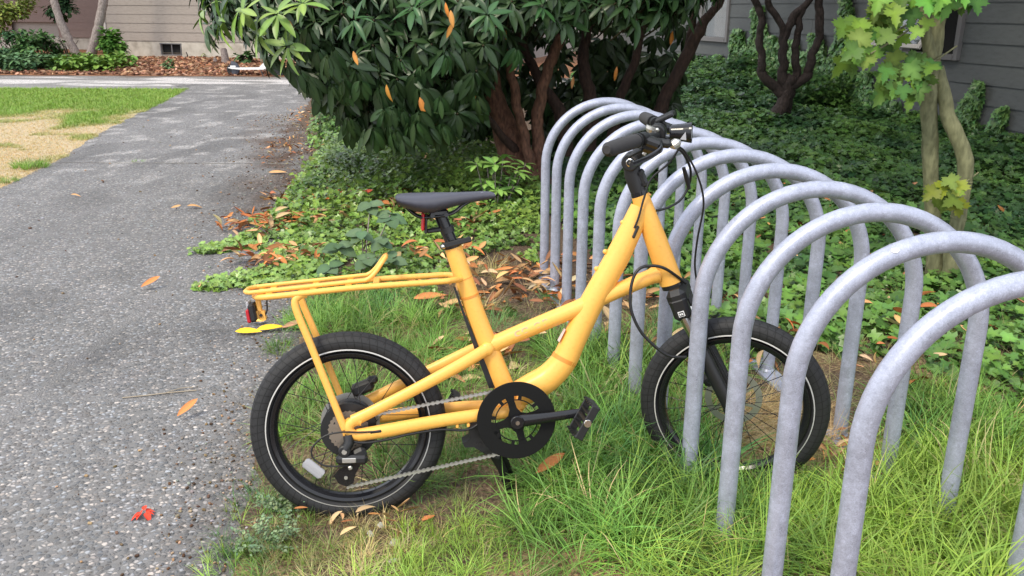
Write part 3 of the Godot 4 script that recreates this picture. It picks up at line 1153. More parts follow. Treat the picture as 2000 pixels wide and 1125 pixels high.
	put("lettering", tm, M.lettering, frame, along(Vector3(0.493, 0.5145, 0.0205), Vector3(1, 0.375, 0.0)).rotated_local(Vector3(1, 0, 0), -0.12).scaled_local(Vector3(1.25, 0.82, 1)))
	b = MB.new()
	b.box(Vector3(0.5775, 0.488, 0.006), Vector3(0.038, 0.0012, 0.022), Basis(Z, 1.085).rotated(Vector3(0, 0, 1), 0.0))
	put("sticker", b.mesh(), M.decal, frame)
	# dark slots where cables enter
	b = MB.new()
	b.box(Vector3(0.777, 0.766, 0.0285), Vector3(0.0085, 0.036, 0.006), Basis(Z, -0.42), 0.003)
	b.box(Vector3(0.070, 0.2655, 0.0785), Vector3(0.030, 0.008, 0.005), Basis(Z, 0.10), 0.002)
	put("cable_port", b.mesh(), M.black, frame)
	# ---- seat
	b = MB.new()
	b.tube([Vector3(0.300, 0.71, 0), Vector3(0.254, 0.83, 0)], 0.0165, 18)
	b.box(Vector3(0.253, 0.828, 0), Vector3(0.05, 0.016, 0.045), Basis(Z, 0.05), 0.004)
	b.cyl(Vector3(0.236, 0.822, -0.03), Vector3(0.236, 0.822, 0.03), 0.006, 10)
	b.cyl(Vector3(0.272, 0.824, -0.03), Vector3(0.272, 0.824, 0.03), 0.006, 10)
	put("seat_post", b.mesh(), M.black_gloss, bike)
	b = MB.new()
	b.tube([Vector3(0.2885, 0.738, 0), Vector3(0.284, 0.752, 0)], 0.0268, 24)
	b.cyl(Vector3(0.261, 0.738, -0.012), Vector3(0.261, 0.738, 0.016), 0.007, 10)
	var clamp_ := put("seat_clamp", b.mesh(), M.black, bike)
	b = MB.new()
	b.box(Vector3(0.300, 0.7515, 0.031), Vector3(0.072, 0.015, 0.006), Basis(Z, 0.24).rotated(Vector3.UP, -0.12), 0.003)
	put("lever", b.mesh(), M.black, clamp_)
	b = MB.new()
	b.ball(Vector3(0.262, 0.7405, 0.022), Vector3(0.007, 0.007, 0.006), 10)
	put("bolt", b.mesh(), M.chrome, clamp_)
	var sec := []
	for q in [[0.142, 0.868, 0.030, 0.004], [0.146, 0.866, 0.050, 0.012], [0.155, 0.864, 0.064, 0.016], [0.172, 0.861, 0.074, 0.020], [0.195, 0.857, 0.076, 0.024], [0.218, 0.855, 0.070, 0.0265], [0.240, 0.855, 0.060, 0.0265], [0.262, 0.858, 0.047, 0.0235], [0.285, 0.861, 0.036, 0.020], [0.31, 0.864, 0.028, 0.017], [0.34, 0.867, 0.0235, 0.0145], [0.37, 0.870, 0.0215, 0.0125], [0.39, 0.8705, 0.0185, 0.0105], [0.400, 0.870, 0.013, 0.007], [0.4035, 0.869, 0.006, 0.003]]:
		sec.append([Vector3(q[0], q[1], 0), q[2], q[3]])
	var saddle := put("saddle", loft(sec, 20), M.saddle, bike)
	for sg: float in [-1.0, 1.0]:
		b = MB.new()
		b.tube(spline([Vector3(0.168, 0.846, 0.034 * sg), Vector3(0.196, 0.822, 0.028 * sg), Vector3(0.225, 0.818, 0.022 * sg), Vector3(0.285, 0.825, 0.022 * sg), Vector3(0.32, 0.848, 0.016 * sg), Vector3(0.345, 0.860, 0.012 * sg)], 6), 0.0036, 8)
		put("rail", b.mesh(), M.black_gloss, saddle)
	# the maker's mark on the nose: four worn pale strokes
	var mk := along(Vector3(0.353, 0.874, 0.0203), Vector3(1, 0.06, -0.06)).rotated_local(Vector3(1, 0, 0), -0.55)
	for st in [[[-0.019, 0.0035], [-0.021, 0.0], [-0.012, -0.0012]], [[-0.0105, 0.0025], [-0.009, -0.0005], [-0.003, 0.0005], [-0.0025, 0.003]], [[0.0015, 0.0035], [0.002, 0.0002], [0.007, 0.0012]], [[0.0085, 0.0015], [0.0115, 0.0042], [0.0165, 0.005], [0.0185, 0.0022]]]:
		b = MB.new()
		b.tube(st.map(func(q): return mk * Vector3(q[0], q[1], 0.0)), 0.0007, 5)
		put("mark", b.mesh(), M.pale_print, saddle)
	b = MB.new()
	b.box(Vector3(0.211, 0.806, 0.0), Vector3(0.008, 0.046, 0.055), Basis(Z, -0.06), 0.003)
	var rr := put("seat_reflector", b.mesh(), M.red, bike)
	b = MB.new()
	b.box(Vector3(0.219, 0.800, 0.0), Vector3(0.007, 0.05, 0.045), Basis(Z, -0.06), 0.002)
	b.box(Vector3(0.245, 0.783, 0.0), Vector3(0.05, 0.012, 0.02), Basis(Z, 0.12), 0.003)
	b.tube([Vector3(0.277, 0.775, 0), Vector3(0.272, 0.789, 0)], 0.019, 16)
	put("bracket", b.mesh(), M.black, rr)
	# ---- black cable cover behind the seat tube
	b = MB.new()
	b.prism(PackedVector2Array([Vector2(0.287, 0.628), Vector2(0.293, 0.628), Vector2(0.312, 0.568), Vector2(0.357, 0.446), Vector2(0.397, 0.352), Vector2(0.376, 0.350), Vector2(0.342, 0.450)]), -0.014, 0.014)
	put("cable_cover", b.mesh(), M.black, bike)
	# ---- rear carrier
	b = MB.new()
	for sg: float in [1.0, -1.0]:
		b.tube(spline([Vector3(0.306, 0.653, 0.020 * sg), Vector3(0.28, 0.655, 0.050 * sg), Vector3(0.24, 0.6535, 0.060 * sg), Vector3(0.04, 0.646, 0.062 * sg), Vector3(-0.12, 0.634, 0.062 * sg), Vector3(-0.20, 0.628, 0.055 * sg), Vector3(-0.222, 0.626, 0.03 * sg), Vector3(-0.228, 0.6255, 0.0)], 6), 0.0078, 12)
		# struts down to the dropouts
		var st := spline([Vector3(-0.090, 0.632, 0.058 * sg), Vector3(-0.110, 0.628, 0.062 * sg), Vector3(-0.119, 0.602, 0.065 * sg), Vector3(-0.085, 0.50, 0.068 * sg), Vector3(-0.030, 0.335, 0.070 * sg), Vector3(-0.010, 0.275, 0.070 * sg)], 6)
		b.tube(st, radii([0.0085, 0.0095, 0.0095, 0.0095, 0.0095, 0.0095], st.size()).map(func(q): return Vector2(q * 0.8, q)), 12, false, true, Z)
	# light bracket
	b.box(Vector3(-0.219, 0.594, 0.0), Vector3(0.012, 0.06, 0.018), Basis(Z, 0.10), 0.002)
	b.prism(PackedVector2Array([Vector2(-0.226, 0.585), Vector2(-0.205, 0.585), Vector2(-0.203, 0.560), Vector2(-0.212, 0.558), Vector2(-0.225, 0.566)]), -0.009, 0.009)
	var rack_ := put("carrier", b.mesh(), M.yellow, bike)
	b = MB.new()
	var loop2 := []
	for sg: float in [1.0, -1.0]:
		var h := spline([Vector3(-0.248, 0.639, 0.022 * sg), Vector3(-0.236, 0.6395, 0.044 * sg), Vector3(-0.205, 0.642, 0.050 * sg), Vector3(0.03, 0.660, 0.050 * sg), Vector3(0.062, 0.664, 0.050 * sg), Vector3(0.083, 0.680, 0.048 * sg), Vector3(0.104, 0.708, 0.040 * sg), Vector3(0.112, 0.7165, 0.022 * sg)], 6)
		if sg < 0:
			h.reverse()
		loop2.append_array(h)
	b.tube(loop2, 0.0058, 10, true)
	put("top_loop", b.mesh(), M.yellow, rack_)
	for q in [[-0.185, 0.6375], [-0.075, 0.6455], [0.015, 0.652], [0.085, 0.652]]:
		b = MB.new()
		b.box(Vector3(q[0], q[1], 0), Vector3(0.016, 0.004, 0.108), Basis(Z, 0.05), 0.001)
		put("cross_bar", b.mesh(), M.yellow, rack_)
	# tail light
	b = MB.new()
	b.box(Vector3(-0.2345, 0.582, 0), Vector3(0.018, 0.048, 0.05), Basis(Z, 0.12), 0.005)
	b.tube(spline([Vector3(-0.212, 0.562, 0.004), Vector3(-0.199, 0.585, 0.006), Vector3(-0.196, 0.618, 0.004), Vector3(-0.17, 0.624, 0.0), Vector3(-0.12, 0.626, 0.0)], 6), 0.0022, 6)
	b.cyl(Vector3(-0.214, 0.574, -0.014), Vector3(-0.214, 0.574, 0.014), 0.004, 8)
	var tl := put("tail_light", b.mesh(), M.black, bike)
	b = MB.new()
	b.box(Vector3(-0.2445, 0.574, 0), Vector3(0.010, 0.036, 0.046), Basis(Z, 0.12), 0.003)
	put("lens", b.mesh(), M.red, tl)
	b = MB.new()
	b.box(Vector3(-0.2455, 0.603, 0), Vector3(0.007, 0.017, 0.04), Basis(Z, 0.12), 0.002)
	put("reflector", b.mesh(), M.clear_reflector, tl)
	# ---- wheels
	var rw := wheel("rear_wheel", bike, Transform3D(Basis(Z, 0.12), Vector3(-0.002, 0.26, 0)), false)
	b = MB.new()
	for k in 7:
		var rad := 0.055 - k * 0.0055
		var z := 0.037 + k * 0.0038
		var poly := PackedVector2Array()
		var teeth := int(rad * 520.0)
		for t in teeth * 2:
			var a := TAU * t / (teeth * 2.0)
			poly.append(Vector2(cos(a), sin(a)) * (rad if t % 2 == 0 else rad - 0.0035))
		b.prism(poly, z, z + 0.0018)
	put("sprocket", b.mesh(), M.rusty, rw)
	b = MB.new()
	for k in 10:
		var a := TAU * k / 10.0
		b.box(Vector3(cos(a) * 0.041, sin(a) * 0.041, 0.0418), Vector3(0.005, 0.013, 0.006), Basis(Z, a + 0.35), 0.002)
	put("sprocket_slot", b.mesh(), M.black, rw)
	b = MB.new()
	b.lathe([Vector2(0.001, 0.0), Vector2(0.074, 0.0), Vector2(0.074, 0.002), Vector2(0.001, 0.002)], Vector3(0, 0, 0.034), Vector3(0, 0, 1), 40)
	put("spoke_guard", b.mesh(), M.black, rw)
	b = MB.new()
	var x := Transform3D(Basis(Z, -0.75 - 0.12), Vector3(-0.1118, -0.0965, 0.010))
	b.tube([x.origin - x.basis.x * 0.031, x.origin - x.basis.x * 0.026, x.origin + x.basis.x * 0.026, x.origin + x.basis.x * 0.031], [Vector2(0.004, 0.010), Vector2(0.005, 0.0155), Vector2(0.005, 0.0155), Vector2(0.004, 0.010)], 12, false, true, Vector3(0, 0, 1))
	b.box(x.origin + x.basis * Vector3(0, 0, 0.004), Vector3(0.058, 0.006, 0.003), x.basis, 0.001)
	put("wheel_reflector", b.mesh(), M.clear_reflector, rw)
	# ---- steered parts
	var axis := Vector3(-0.3558, 0.9346, 0).normalized()
	var piv := Vector3(0.886, 0.622, 0)
	var S := Transform3D(Basis(), piv) * Transform3D(Basis(axis, -0.42), Vector3.ZERO) * Transform3D(Basis(), -piv)
	var hubp := Vector3(1.068, 0.272, 0)
	wheel("front_wheel", bike, S * Transform3D(Basis(Z, 0.4), hubp), true)
	var down := -axis
	var off := Vector3(0.9346, 0.3558, 0)   # forward, square to the steering axis
	var fork := part("fork", bike, S)
	b = MB.new()
	var crown := piv + down * 0.022
	b.tube([piv + down * -0.002, piv + down * 0.014], 0.030, 24)
	b.box(crown + down * 0.012 + off * 0.010, Vector3(0.054, 0.05, 0.138), Basis(off, axis, off.cross(axis)), 0.014)
	for sg: float in [1.0, -1.0]:
		b.box(crown + down * 0.040 + off * 0.010 + Z * 0.052 * sg, Vector3(0.048, 0.066, 0.040), Basis(off, axis, off.cross(axis)), 0.010)
	put("crown", b.mesh(), M.black, fork)
	b = MB.new()
	b.box(crown + down * 0.052 + off * 0.010 + Z * 0.0728, Vector3(0.017, 0.015, 0.0012), Basis(off, axis, off.cross(axis)))
	put("emblem", b.mesh(), M.white, fork)
	b = MB.new()
	b.box(crown + down * 0.052 + off * 0.010 + Z * 0.0736, Vector3(0.013, 0.011, 0.0012), Basis(off, axis, off.cross(axis)))
	put("emblem_field", b.mesh(), M.black, fork)
	b = MB.new()
	for q in [[-0.0028, 0.4], [0.0028, 0.4]]:
		b.box(crown + down * 0.052 + off * (0.010 + q[0]) + Z * 0.0744, Vector3(0.0035, 0.006, 0.0012), Basis(off, axis, off.cross(axis)).rotated(Vector3(0, 0, 1), q[1]))
	put("emblem_mark", b.mesh(), M.white, fork)
	for sg: float in [1.0, -1.0]:
		var top := crown + down * 0.065 + off * 0.010 + Z * 0.052 * sg
		var low := hubp + Z * 0.052 * sg
		var dd := (low - top)
		b = MB.new()
		b.tube([top, top + dd * 0.5], 0.0155, 18)
		put("stanchion", b.mesh(), M.chrome, fork)
		b = MB.new()
		b.tube([top + dd * 0.36, top + dd * 0.372, top + dd * 0.40, top + dd * 0.92, top + dd * 1.03], [0.0175, 0.020, 0.0195, 0.0185, 0.012], 18)
		b.box(low + down * 0.006, Vector3(0.03, 0.04, 0.014), Basis(off, axis, off.cross(axis)), 0.005)
		if sg > 0:
			b.box(top + dd * 0.42 - off * 0.02, Vector3(0.02, 0.03, 0.016), Basis(off, axis, off.cross(axis)), 0.004)
		put("lower_leg", b.mesh(), M.black, fork)
	b = MB.new()   # brake arch and axle
	b.tube(spline([crown + down * 0.17 + off * 0.03 + Z * 0.05, crown + down * 0.135 + off * 0.045 + Z * 0.03, crown + down * 0.128 + off * 0.05, crown + down * 0.135 + off * 0.045 - Z * 0.03, crown + down * 0.17 + off * 0.03 - Z * 0.05], 5), 0.009, 10)
	b.cyl(hubp + Z * -0.066, hubp + Z * 0.066, 0.008, 12)
	put("brake_arch", b.mesh(), M.black, fork)
	b = MB.new()
	var cal := hubp + Vector3(-0.062, 0.055, -0.05)
	b.box(cal, Vector3(0.055, 0.035, 0.035), Basis(Z, 0.6), 0.008)
	put("brake_caliper", b.mesh(), M.black, fork)
	# stem and bars
	var stem := part("stem", bike, S)
	b = MB.new()
	var h0 := Vector3(0.7955, 0.862, 0)
	b.tube([h0, h0 + axis * 0.006, h0 + axis * 0.012], [0.023, 0.0225, 0.0215], 24)
	put("spacer", b.mesh(), M.black_gloss, stem)
	b = MB.new()
	var p1 := h0 + axis * 0.095 + off * 0.010
	b.tube([h0 + axis * 0.012, h0 + axis * 0.03, h0 + axis * 0.06, p1], [0.0215, 0.0225, 0.0225, 0.022], 20)
	b.box(h0 + axis * 0.042 - off * -0.023, Vector3(0.016, 0.048, 0.026), Basis(off, axis, off.cross(axis)), 0.004)
	for q in [0.026, 0.055]:
		b.cyl(h0 + axis * q + off * 0.027 - Z * 0.018, h0 + axis * q + off * 0.027 + Z * 0.018, 0.004, 8)
	b.cyl(p1 - Z * 0.028, p1 + Z * 0.028, 0.0235, 24, 0.003)
	var bar := Vector3(0.838, 1.030, 0)
	b.tube([p1, p1.lerp(bar, 0.5), bar], [Vector2(0.02, 0.018), Vector2(0.017, 0.016), Vector2(0.02, 0.017)], 16, false, true, Z)
	b.cyl(bar - Z * 0.024, bar + Z * 0.024, 0.0235, 20, 0.003)
	put("stem_body", b.mesh(), M.black, stem)
	b = MB.new()
	for k in 6:
		var a := -0.2 + k * 0.28
		b.box(p1 + Vector3(cos(a), sin(a), 0) * 0.0165 + Z * 0.0285, Vector3(0.0035, 0.002, 0.001), Basis(Z, a))
	b.lathe([Vector2(0.011, 0.0), Vector2(0.0085, 0.0015)], p1 + Z * 0.028, Z, 20)
	b.cyl(p1 + Z * 0.026, p1 + Z * 0.031, 0.004, 6)
	put("angle_marks", b.mesh(), M.chrome, stem)
	var hb := part("handlebar", bike, S)
	b = MB.new()
	var arc := []
	for q in [[-0.31, 0.768, 1.032], [-0.19, 0.806, 1.035], [-0.11, 0.836, 1.034], [-0.06, 0.839, 1.030], [0.0, 0.838, 1.030], [0.06, 0.839, 1.030], [0.11, 0.836, 1.034], [0.19, 0.806, 1.035], [0.31, 0.760, 1.032]]:
		arc.append(Vector3(q[1], q[2], q[0]))
	b.tube(spline(arc, 6), 0.0112, 14)
	put("bar", b.mesh(), M.black, hb)
	for sg: float in [1.0, -1.0]:
		var ge := Vector3(0.756 if sg > 0.0 else 0.764, 1.032, 0.318 * sg)
		var gi := Vector3(0.806, 1.035, 0.188 * sg)
		var gp := []
		var gr := []
		for k in 34:
			var t := k / 33.0
			gp.append(ge.lerp(gi, t))
			var swell := 0.0172 + 0.0015 * sin(t * PI)
			gr.append(0.010 if k == 0 else (0.0155 if k == 1 else swell - (0.0011 if k % 2 == 0 and k > 5 else 0.0)))
		b = MB.new()
		b.tube(gp, gr, 18)
		put("grip", b.mesh(), M.grip, hb)
		# clamp, brake perch and lever
		var gd := (gi - ge).normalized()
		b = MB.new()
		b.tube([gi, gi + gd * 0.008], 0.0185, 16)
		b.tube([gi + gd * 0.022, gi + gd * 0.045], 0.0165, 14)
		b.box(gi + gd * 0.040 + Vector3(0.026, -0.010, 0), Vector3(0.042, 0.022, 0.05), Basis(Z, -0.35), 0.007)
		put("brake_perch", b.mesh(), M.black, hb)
		b = MB.new()
		b.tube(spline([gi + gd * 0.035 + Vector3(0.045, -0.014, 0), gi + Vector3(0.058, -0.022, 0.0), gi - gd * 0.05 + Vector3(0.050, -0.034, 0), gi - gd * 0.105 + Vector3(0.046, -0.038, 0), gi - gd * 0.115 + Vector3(0.046, -0.038, 0)], 5), Vector2(0.0075, 0.0048), 10, false, true, Vector3.UP)
		put("brake_lever", b.mesh(), M.chrome if sg < 0 else M.black_gloss, hb)
	# shifter on the near side, bell and display, with bright bolts
	b = MB.new()
	b.box(Vector3(0.836, 1.012, 0.128), Vector3(0.060, 0.030, 0.050), Basis(Z, -0.25), 0.010)
	b.box(Vector3(0.862, 1.020, 0.116), Vector3(0.05, 0.020, 0.036), Basis(Z, -0.1), 0.007)
	b.box(Vector3(0.802, 1.000, 0.150), Vector3(0.042, 0.008, 0.016), Basis(Z, 0.5), 0.003)
	put("shifter", b.mesh(), M.black, hb)
	b = MB.new()
	b.box(Vector3(0.893, 1.016, 0.100), Vector3(0.030, 0.022, 0.034), Basis(Z, 0.55).rotated(Vector3.UP, 0.3), 0.008)
	b.ball(Vector3(0.815, 1.002, 0.10), Vector3(0.006, 0.006, 0.006), 8)
	b.ball(Vector3(0.845, 1.047, 0.07), Vector3(0.005, 0.005, 0.005), 8)
	b.box(Vector3(0.812, 0.985, 0.03), Vector3(0.010, 0.022, 0.012), Basis(Z, -0.5), 0.002)
	put("brake_reservoir", b.mesh(), M.steel, hb)
	b = MB.new()
	b.tube([Vector3(0.836, 1.034, -0.085), Vector3(0.837, 1.032, -0.065)], 0.018, 16)
	b.box(Vector3(0.850, 1.062, -0.08), Vector3(0.052, 0.014, 0.066), Basis(Z, 0.45), 0.005)
	b.box(Vector3(0.838, 1.045, -0.078), Vector3(0.024, 0.026, 0.022), Basis(Z, 0.2), 0.004)
	put("display", b.mesh(), M.black, hb)
	b = MB.new()
	b.lathe([Vector2(0.001, 0.018), Vector2(0.012, 0.016), Vector2(0.018, 0.008), Vector2(0.019, 0.0), Vector2(0.001, 0.0)].map(func(q): return Vector2(q.x, q.y)), Vector3(0.832, 1.050, 0.045), Vector3(-0.4, -1, 0.1), 16)
	put("bell", b.mesh(), M.steel, hb)
	# headlight
	var hl := part("headlight", bike, S)
	b = MB.new()
	var ld := Vector3(1, 0.02, 0).normalized()
	var lc := Vector3(0.872, 1.032, 0.012)
	b.lathe([Vector2(0.001, 0.0), Vector2(0.017, 0.0), Vector2(0.0205, 0.004), Vector2(0.0235, 0.035), Vector2(0.0265, 0.050), Vector2(0.027, 0.056), Vector2(0.024, 0.056)], lc, ld, 28)
	b.box(Vector3(0.862, 1.016, 0.008), Vector3(0.05, 0.010, 0.014), Basis(Z, -0.2), 0.002)
	put("housing", b.mesh(), M.black_gloss, hl)
	b = MB.new()
	b.lathe([Vector2(0.024, 0.0), Vector2(0.001, 0.003)], lc + ld * 0.054, ld, 24)
	b.prism(PackedVector2Array([Vector2(-0.008, -0.010), Vector2(0.008, -0.012), Vector2(0.006, 0.010)]), 0.0, 0.002, Transform3D(Basis(), lc + ld * 0.036 + Vector3(0, -0.004, 0.0245)))
	put("lens", b.mesh(), M.clear_reflector, hl)
	# ---- drivetrain
	var crank := part("crankset", bike, Transform3D(Basis(), bb))
	b = MB.new()
	var zg := 0.062
	b.lathe([Vector2(0.068, 0.0), Vector2(0.1055, 0.0), Vector2(0.1065, 0.001), Vector2(0.1065, 0.003), Vector2(0.1055, 0.004), Vector2(0.068, 0.004), Vector2(0.068, 0.0)], Z * zg, Z, 72)
	b.lathe([Vector2(0.0555, 0.0), Vector2(0.0580, 0.0), Vector2(0.0580, 0.004), Vector2(0.0555, 0.004), Vector2(0.0555, 0.0)], Z * zg, Z, 60)
	b.lathe([Vector2(0.001, 0.0), Vector2(0.020, 0.0), Vector2(0.020, 0.004), Vector2(0.001, 0.004)], Z * (zg - 0.002), Z, 40)
	for k in 4:
		var a := 0.16 + k * PI / 2.0 + 0.10
		var d := Vector3(cos(a), sin(a), 0)
		var nrm := Vector3(-d.y, d.x, 0)
		var poly := PackedVector2Array()
		for q in [[0.014, 0.020], [0.032, 0.0105], [0.054, 0.0095], [0.070, 0.013], [0.070, -0.013], [0.054, -0.0095], [0.032, -0.0105], [0.014, -0.020]]:
			var pt: Vector3 = d * q[0] + nrm * q[1]
			poly.append(Vector2(pt.x, pt.y))
		b.prism(poly, zg - 0.001, zg + 0.003)
		b.cyl(d * 0.050 + Z * (zg + 0.003), d * 0.050 + Z * (zg + 0.0055), 0.0045, 10)
		# small bars across the openings
		for e: float in [-1.0, 1.0]:
			var d2 := Vector3(cos(a + 0.42 * e), sin(a + 0.42 * e), 0)
			b.box(d2 * 0.0625 + Z * (zg + 0.0019), Vector3(0.014, 0.009, 0.0036), Basis(Z, a + 0.42 * e))
	put("chain_guard", b.mesh(), M.plastic, crank)
	b = MB.new()
	var ring := PackedVector2Array()
	for t in 84:
		var a := TAU * t / 84.0
		ring.append(Vector2(cos(a), sin(a)) * (0.090 if t % 2 == 0 else 0.086))
	b.lathe([Vector2(0.074, 0.0), Vector2(0.088, 0.0), Vector2(0.088, 0.002), Vector2(0.074, 0.002), Vector2(0.074, 0.0)], Z * 0.052, Z, 60)
	put("chain_ring", b.mesh(), M.black, crank)
	var ca := 0.115
	for sg: float in [1.0, -1.0]:
		var d := Vector3(cos(ca), sin(ca), 0) * sg
		b = MB.new()
		var z0 := 0.076 * sg
		var pts := [d * -0.004 + Z * z0, d * 0.03 + Z * (z0 + 0.002 * sg), d * 0.09 + Z * (z0 + 0.007 * sg), d * 0.165 + Z * (z0 + 0.012 * sg), d * 0.178 + Z * (z0 + 0.012 * sg)]
		b.tube(pts, [Vector2(0.008, 0.018), Vector2(0.0085, 0.0165), Vector2(0.0075, 0.0135), Vector2(0.007, 0.0125), Vector2(0.005, 0.009)], 16, false, true, Z)
		b.cyl(Z * (z0 - 0.018 * sg), Z * (z0 + 0.012 * sg), 0.0185, 24, 0.002)
		put("crank_arm", b.mesh(), M.black_gloss, crank)
		b = MB.new()
		b.cyl(Z * (z0 + 0.0105 * sg), Z * (z0 + 0.0145 * sg), 0.006, 8)
		put("crank_bolt", b.mesh(), M.chrome, crank)
		# pedal: a cage of two side plates, end plates and a spindle
		var pc := d * 0.170 + Z * (z0 + 0.062 * sg)
		var pb := Basis(Z, 1.05)
		b = MB.new()
		for e: float in [-1.0, 1.0]:
			b.box(pc + pb * Vector3(0.036 * 1.25 * e, 0, 0), Vector3(0.006, 0.026, 0.086), pb, 0.002)
			b.box(pc + pb * Vector3(0.020 * e, 0, 0), Vector3(0.005, 0.022, 0.086), pb, 0.002)
			b.box(pc + pb * Vector3(0, 0, 0.042 * e), Vector3(0.096, 0.022, 0.006), pb, 0.002)
			for t in 5:
				b.box(pc + pb * Vector3(0.036 * 1.25 * e, 0.015, -0.034 + t * 0.017), Vector3(0.005, 0.006, 0.006), pb)
		b.cyl(pc - Z * 0.05 * sg, pc + Z * 0.046 * sg, 0.009, 12)
		var ped := put("pedal", b.mesh(), M.black, crank)
		b = MB.new()
		b.cyl(pc + Z * 0.045 * sg, pc + Z * 0.049 * sg, 0.0105, 14, 0.001)
		put("spindle_cap", b.mesh(), M.chrome, ped)
	# chain: side plates link by link round ring, sprocket and pulleys
	b = MB.new()
	var route := [Vector3(0.443 - 0.03, 0.272 + 0.084, 0.052), Vector3(0.017, 0.2965, 0.052)]
	var run2 := [Vector3(-0.010, 0.112, 0.060), Vector3(0.443 - 0.012, 0.272 - 0.089, 0.053)]
	for rt in [route, run2]:
		var a0: Vector3 = rt[0]
		var a1: Vector3 = rt[1]
		var links := int((a1 - a0).length() / 0.0127)
		var bas := along(Vector3.ZERO, a1 - a0).basis
		for k in links:
			var p := a0.lerp(a1, (k + 0.5) / links)
			var outer := 0.0042 if k % 2 == 0 else 0.0030
			for e: float in [-1.0, 1.0]:
				b.box(p + Z * outer * e, Vector3(0.0118, 0.0042, 0.0011), bas)
				for t: float in [-1.0, 1.0]:
					b.cyl(p + bas * Vector3(0.0052 * t, 0, (outer + 0.0004) * e - 0.0007), p + bas * Vector3(0.0052 * t, 0, (outer + 0.0004) * e + 0.0007), 0.0041, 8)
	put("chain", b.mesh(), M.steel, bike)
	# derailleur
	var rd := part("derailleur", bike)
	b = MB.new()
	b.tube([Vector3(-0.002, 0.258, 0.072), Vector3(0.0, 0.240, 0.078), Vector3(-0.010, 0.222, 0.082)], [0.013, 0.014, 0.013], 14)
	b.cyl(Vector3(-0.012, 0.220, 0.066), Vector3(-0.012, 0.220, 0.092), 0.016, 18, 0.003)
	b.box(Vector3(0.006, 0.196, 0.080), Vector3(0.082, 0.026, 0.030), Basis(Z, -0.04), 0.008)
	b.box(Vector3(0.026, 0.208, 0.076), Vector3(0.036, 0.032, 0.024), Basis(Z, 0.4), 0.008)
	put("knuckle", b.mesh(), M.black, rd)
	b = MB.new()
	b.box(Vector3(-0.0005, 0.1975, 0.0955), Vector3(0.036, 0.013, 0.003), Basis(Z, -0.03), 0.003)
	b.box(Vector3(0.001, 0.175, 0.086), Vector3(0.010, 0.010, 0.012), Basis(Z, 0.3), 0.002)
	b.cyl(Vector3(-0.012, 0.220, 0.091), Vector3(-0.012, 0.220, 0.094), 0.007, 8)
	b.cyl(Vector3(-0.012, 0.144, 0.074), Vector3(-0.012, 0.144, 0.077), 0.005, 8)
	put("name_plate", b.mesh(), M.steel, rd)
	b = MB.new()
	b.prism(PackedVector2Array([Vector2(0.022, 0.196), Vector2(0.034, 0.188), Vector2(0.012, 0.150), Vector2(0.006, 0.126), Vector2(-0.012, 0.118), Vector2(-0.032, 0.128), Vector2(-0.044, 0.150), Vector2(-0.030, 0.166), Vector2(-0.008, 0.178)]), 0.069, 0.072)
	put("cage", b.mesh(), M.black_gloss, rd)
	for q in [[Vector3(-0.012, 0.144, 0.063), 0.024], [Vector3(0.008, 0.190, 0.063), 0.019]]:
		b = MB.new()
		var poly := PackedVector2Array()
		for t in 24:
			var a := TAU * t / 24.0
			poly.append(Vector2(q[0].x, q[0].y) + Vector2(cos(a), sin(a)) * q[1] * (1.0 if t % 2 == 0 else 0.9))
		b.prism(poly, 0.060, 0.066)
		put("pulley", b.mesh(), M.black, rd)
	cable("shift_cable", [Vector3(0.085, 0.266, 0.078), Vector3(0.03, 0.268, 0.082), Vector3(-0.02, 0.271, 0.083), Vector3(-0.06, 0.263, 0.083), Vector3(-0.092, 0.236, 0.083), Vector3(-0.094, 0.208, 0.083), Vector3(-0.070, 0.186, 0.083), Vector3(-0.044, 0.180, 0.083), Vector3(-0.004, 0.180, 0.083)], 0.0024, M.black, rd)
	cable("motor_cable", [Vector3(0.006, 0.243, 0.074), Vector3(0.04, 0.236, 0.074), Vector3(0.10, 0.240, 0.068), Vector3(0.16, 0.250, 0.064), Vector3(0.24, 0.255, 0.056), Vector3(0.30, 0.248, 0.05), Vector3(0.335, 0.256, 0.044), Vector3(0.36, 0.28, 0.038)], 0.0036, M.black, bike)
	# rear brake caliper
	b = MB.new()
	b.box(Vector3(0.035, 0.352, -0.052), Vector3(0.062, 0.034, 0.032), Basis(Z, 0.35), 0.008)
	b.box(Vector3(0.062, 0.372, -0.052), Vector3(0.03, 0.02, 0.026), Basis(Z, 0.1), 0.006)
	put("rear_brake_caliper", b.mesh(), M.black, bike)
	# kickstand
	b = MB.new()
	b.prism(PackedVector2Array([Vector2(0.318, 0.246), Vector2(0.352, 0.254), Vector2(0.402, 0.236), Vector2(0.412, 0.176), Vector2(0.398, 0.152), Vector2(0.372, 0.160), Vector2(0.330, 0.190), Vector2(0.306, 0.190), Vector2(0.300, 0.202), Vector2(0.320, 0.214)]), -0.026, 0.024)
	b.cyl(Vector3(0.345, 0.198, 0.020), Vector3(0.345, 0.198, 0.028), 0.006, 10)
	var ks := put("kickstand", b.mesh(), M.black, bike)
	for e in [[0.398, 0.462, -0.020, -0.120], [0.386, 0.446, 0.004, -0.050]]:
		b = MB.new()
		b.tube([Vector3(e[0] - 0.008, 0.178, e[2]), Vector3(lerpf(e[0], e[1], 0.4), 0.11, lerpf(e[2], e[3], 0.4)), Vector3(e[1], 0.004 if e[0] < 0.39 else -0.010, e[3])], [Vector2(0.010, 0.015), Vector2(0.010, 0.013), Vector2(0.010, 0.014)], 10, false, true, Z)
		put("leg", b.mesh(), M.black, ks)
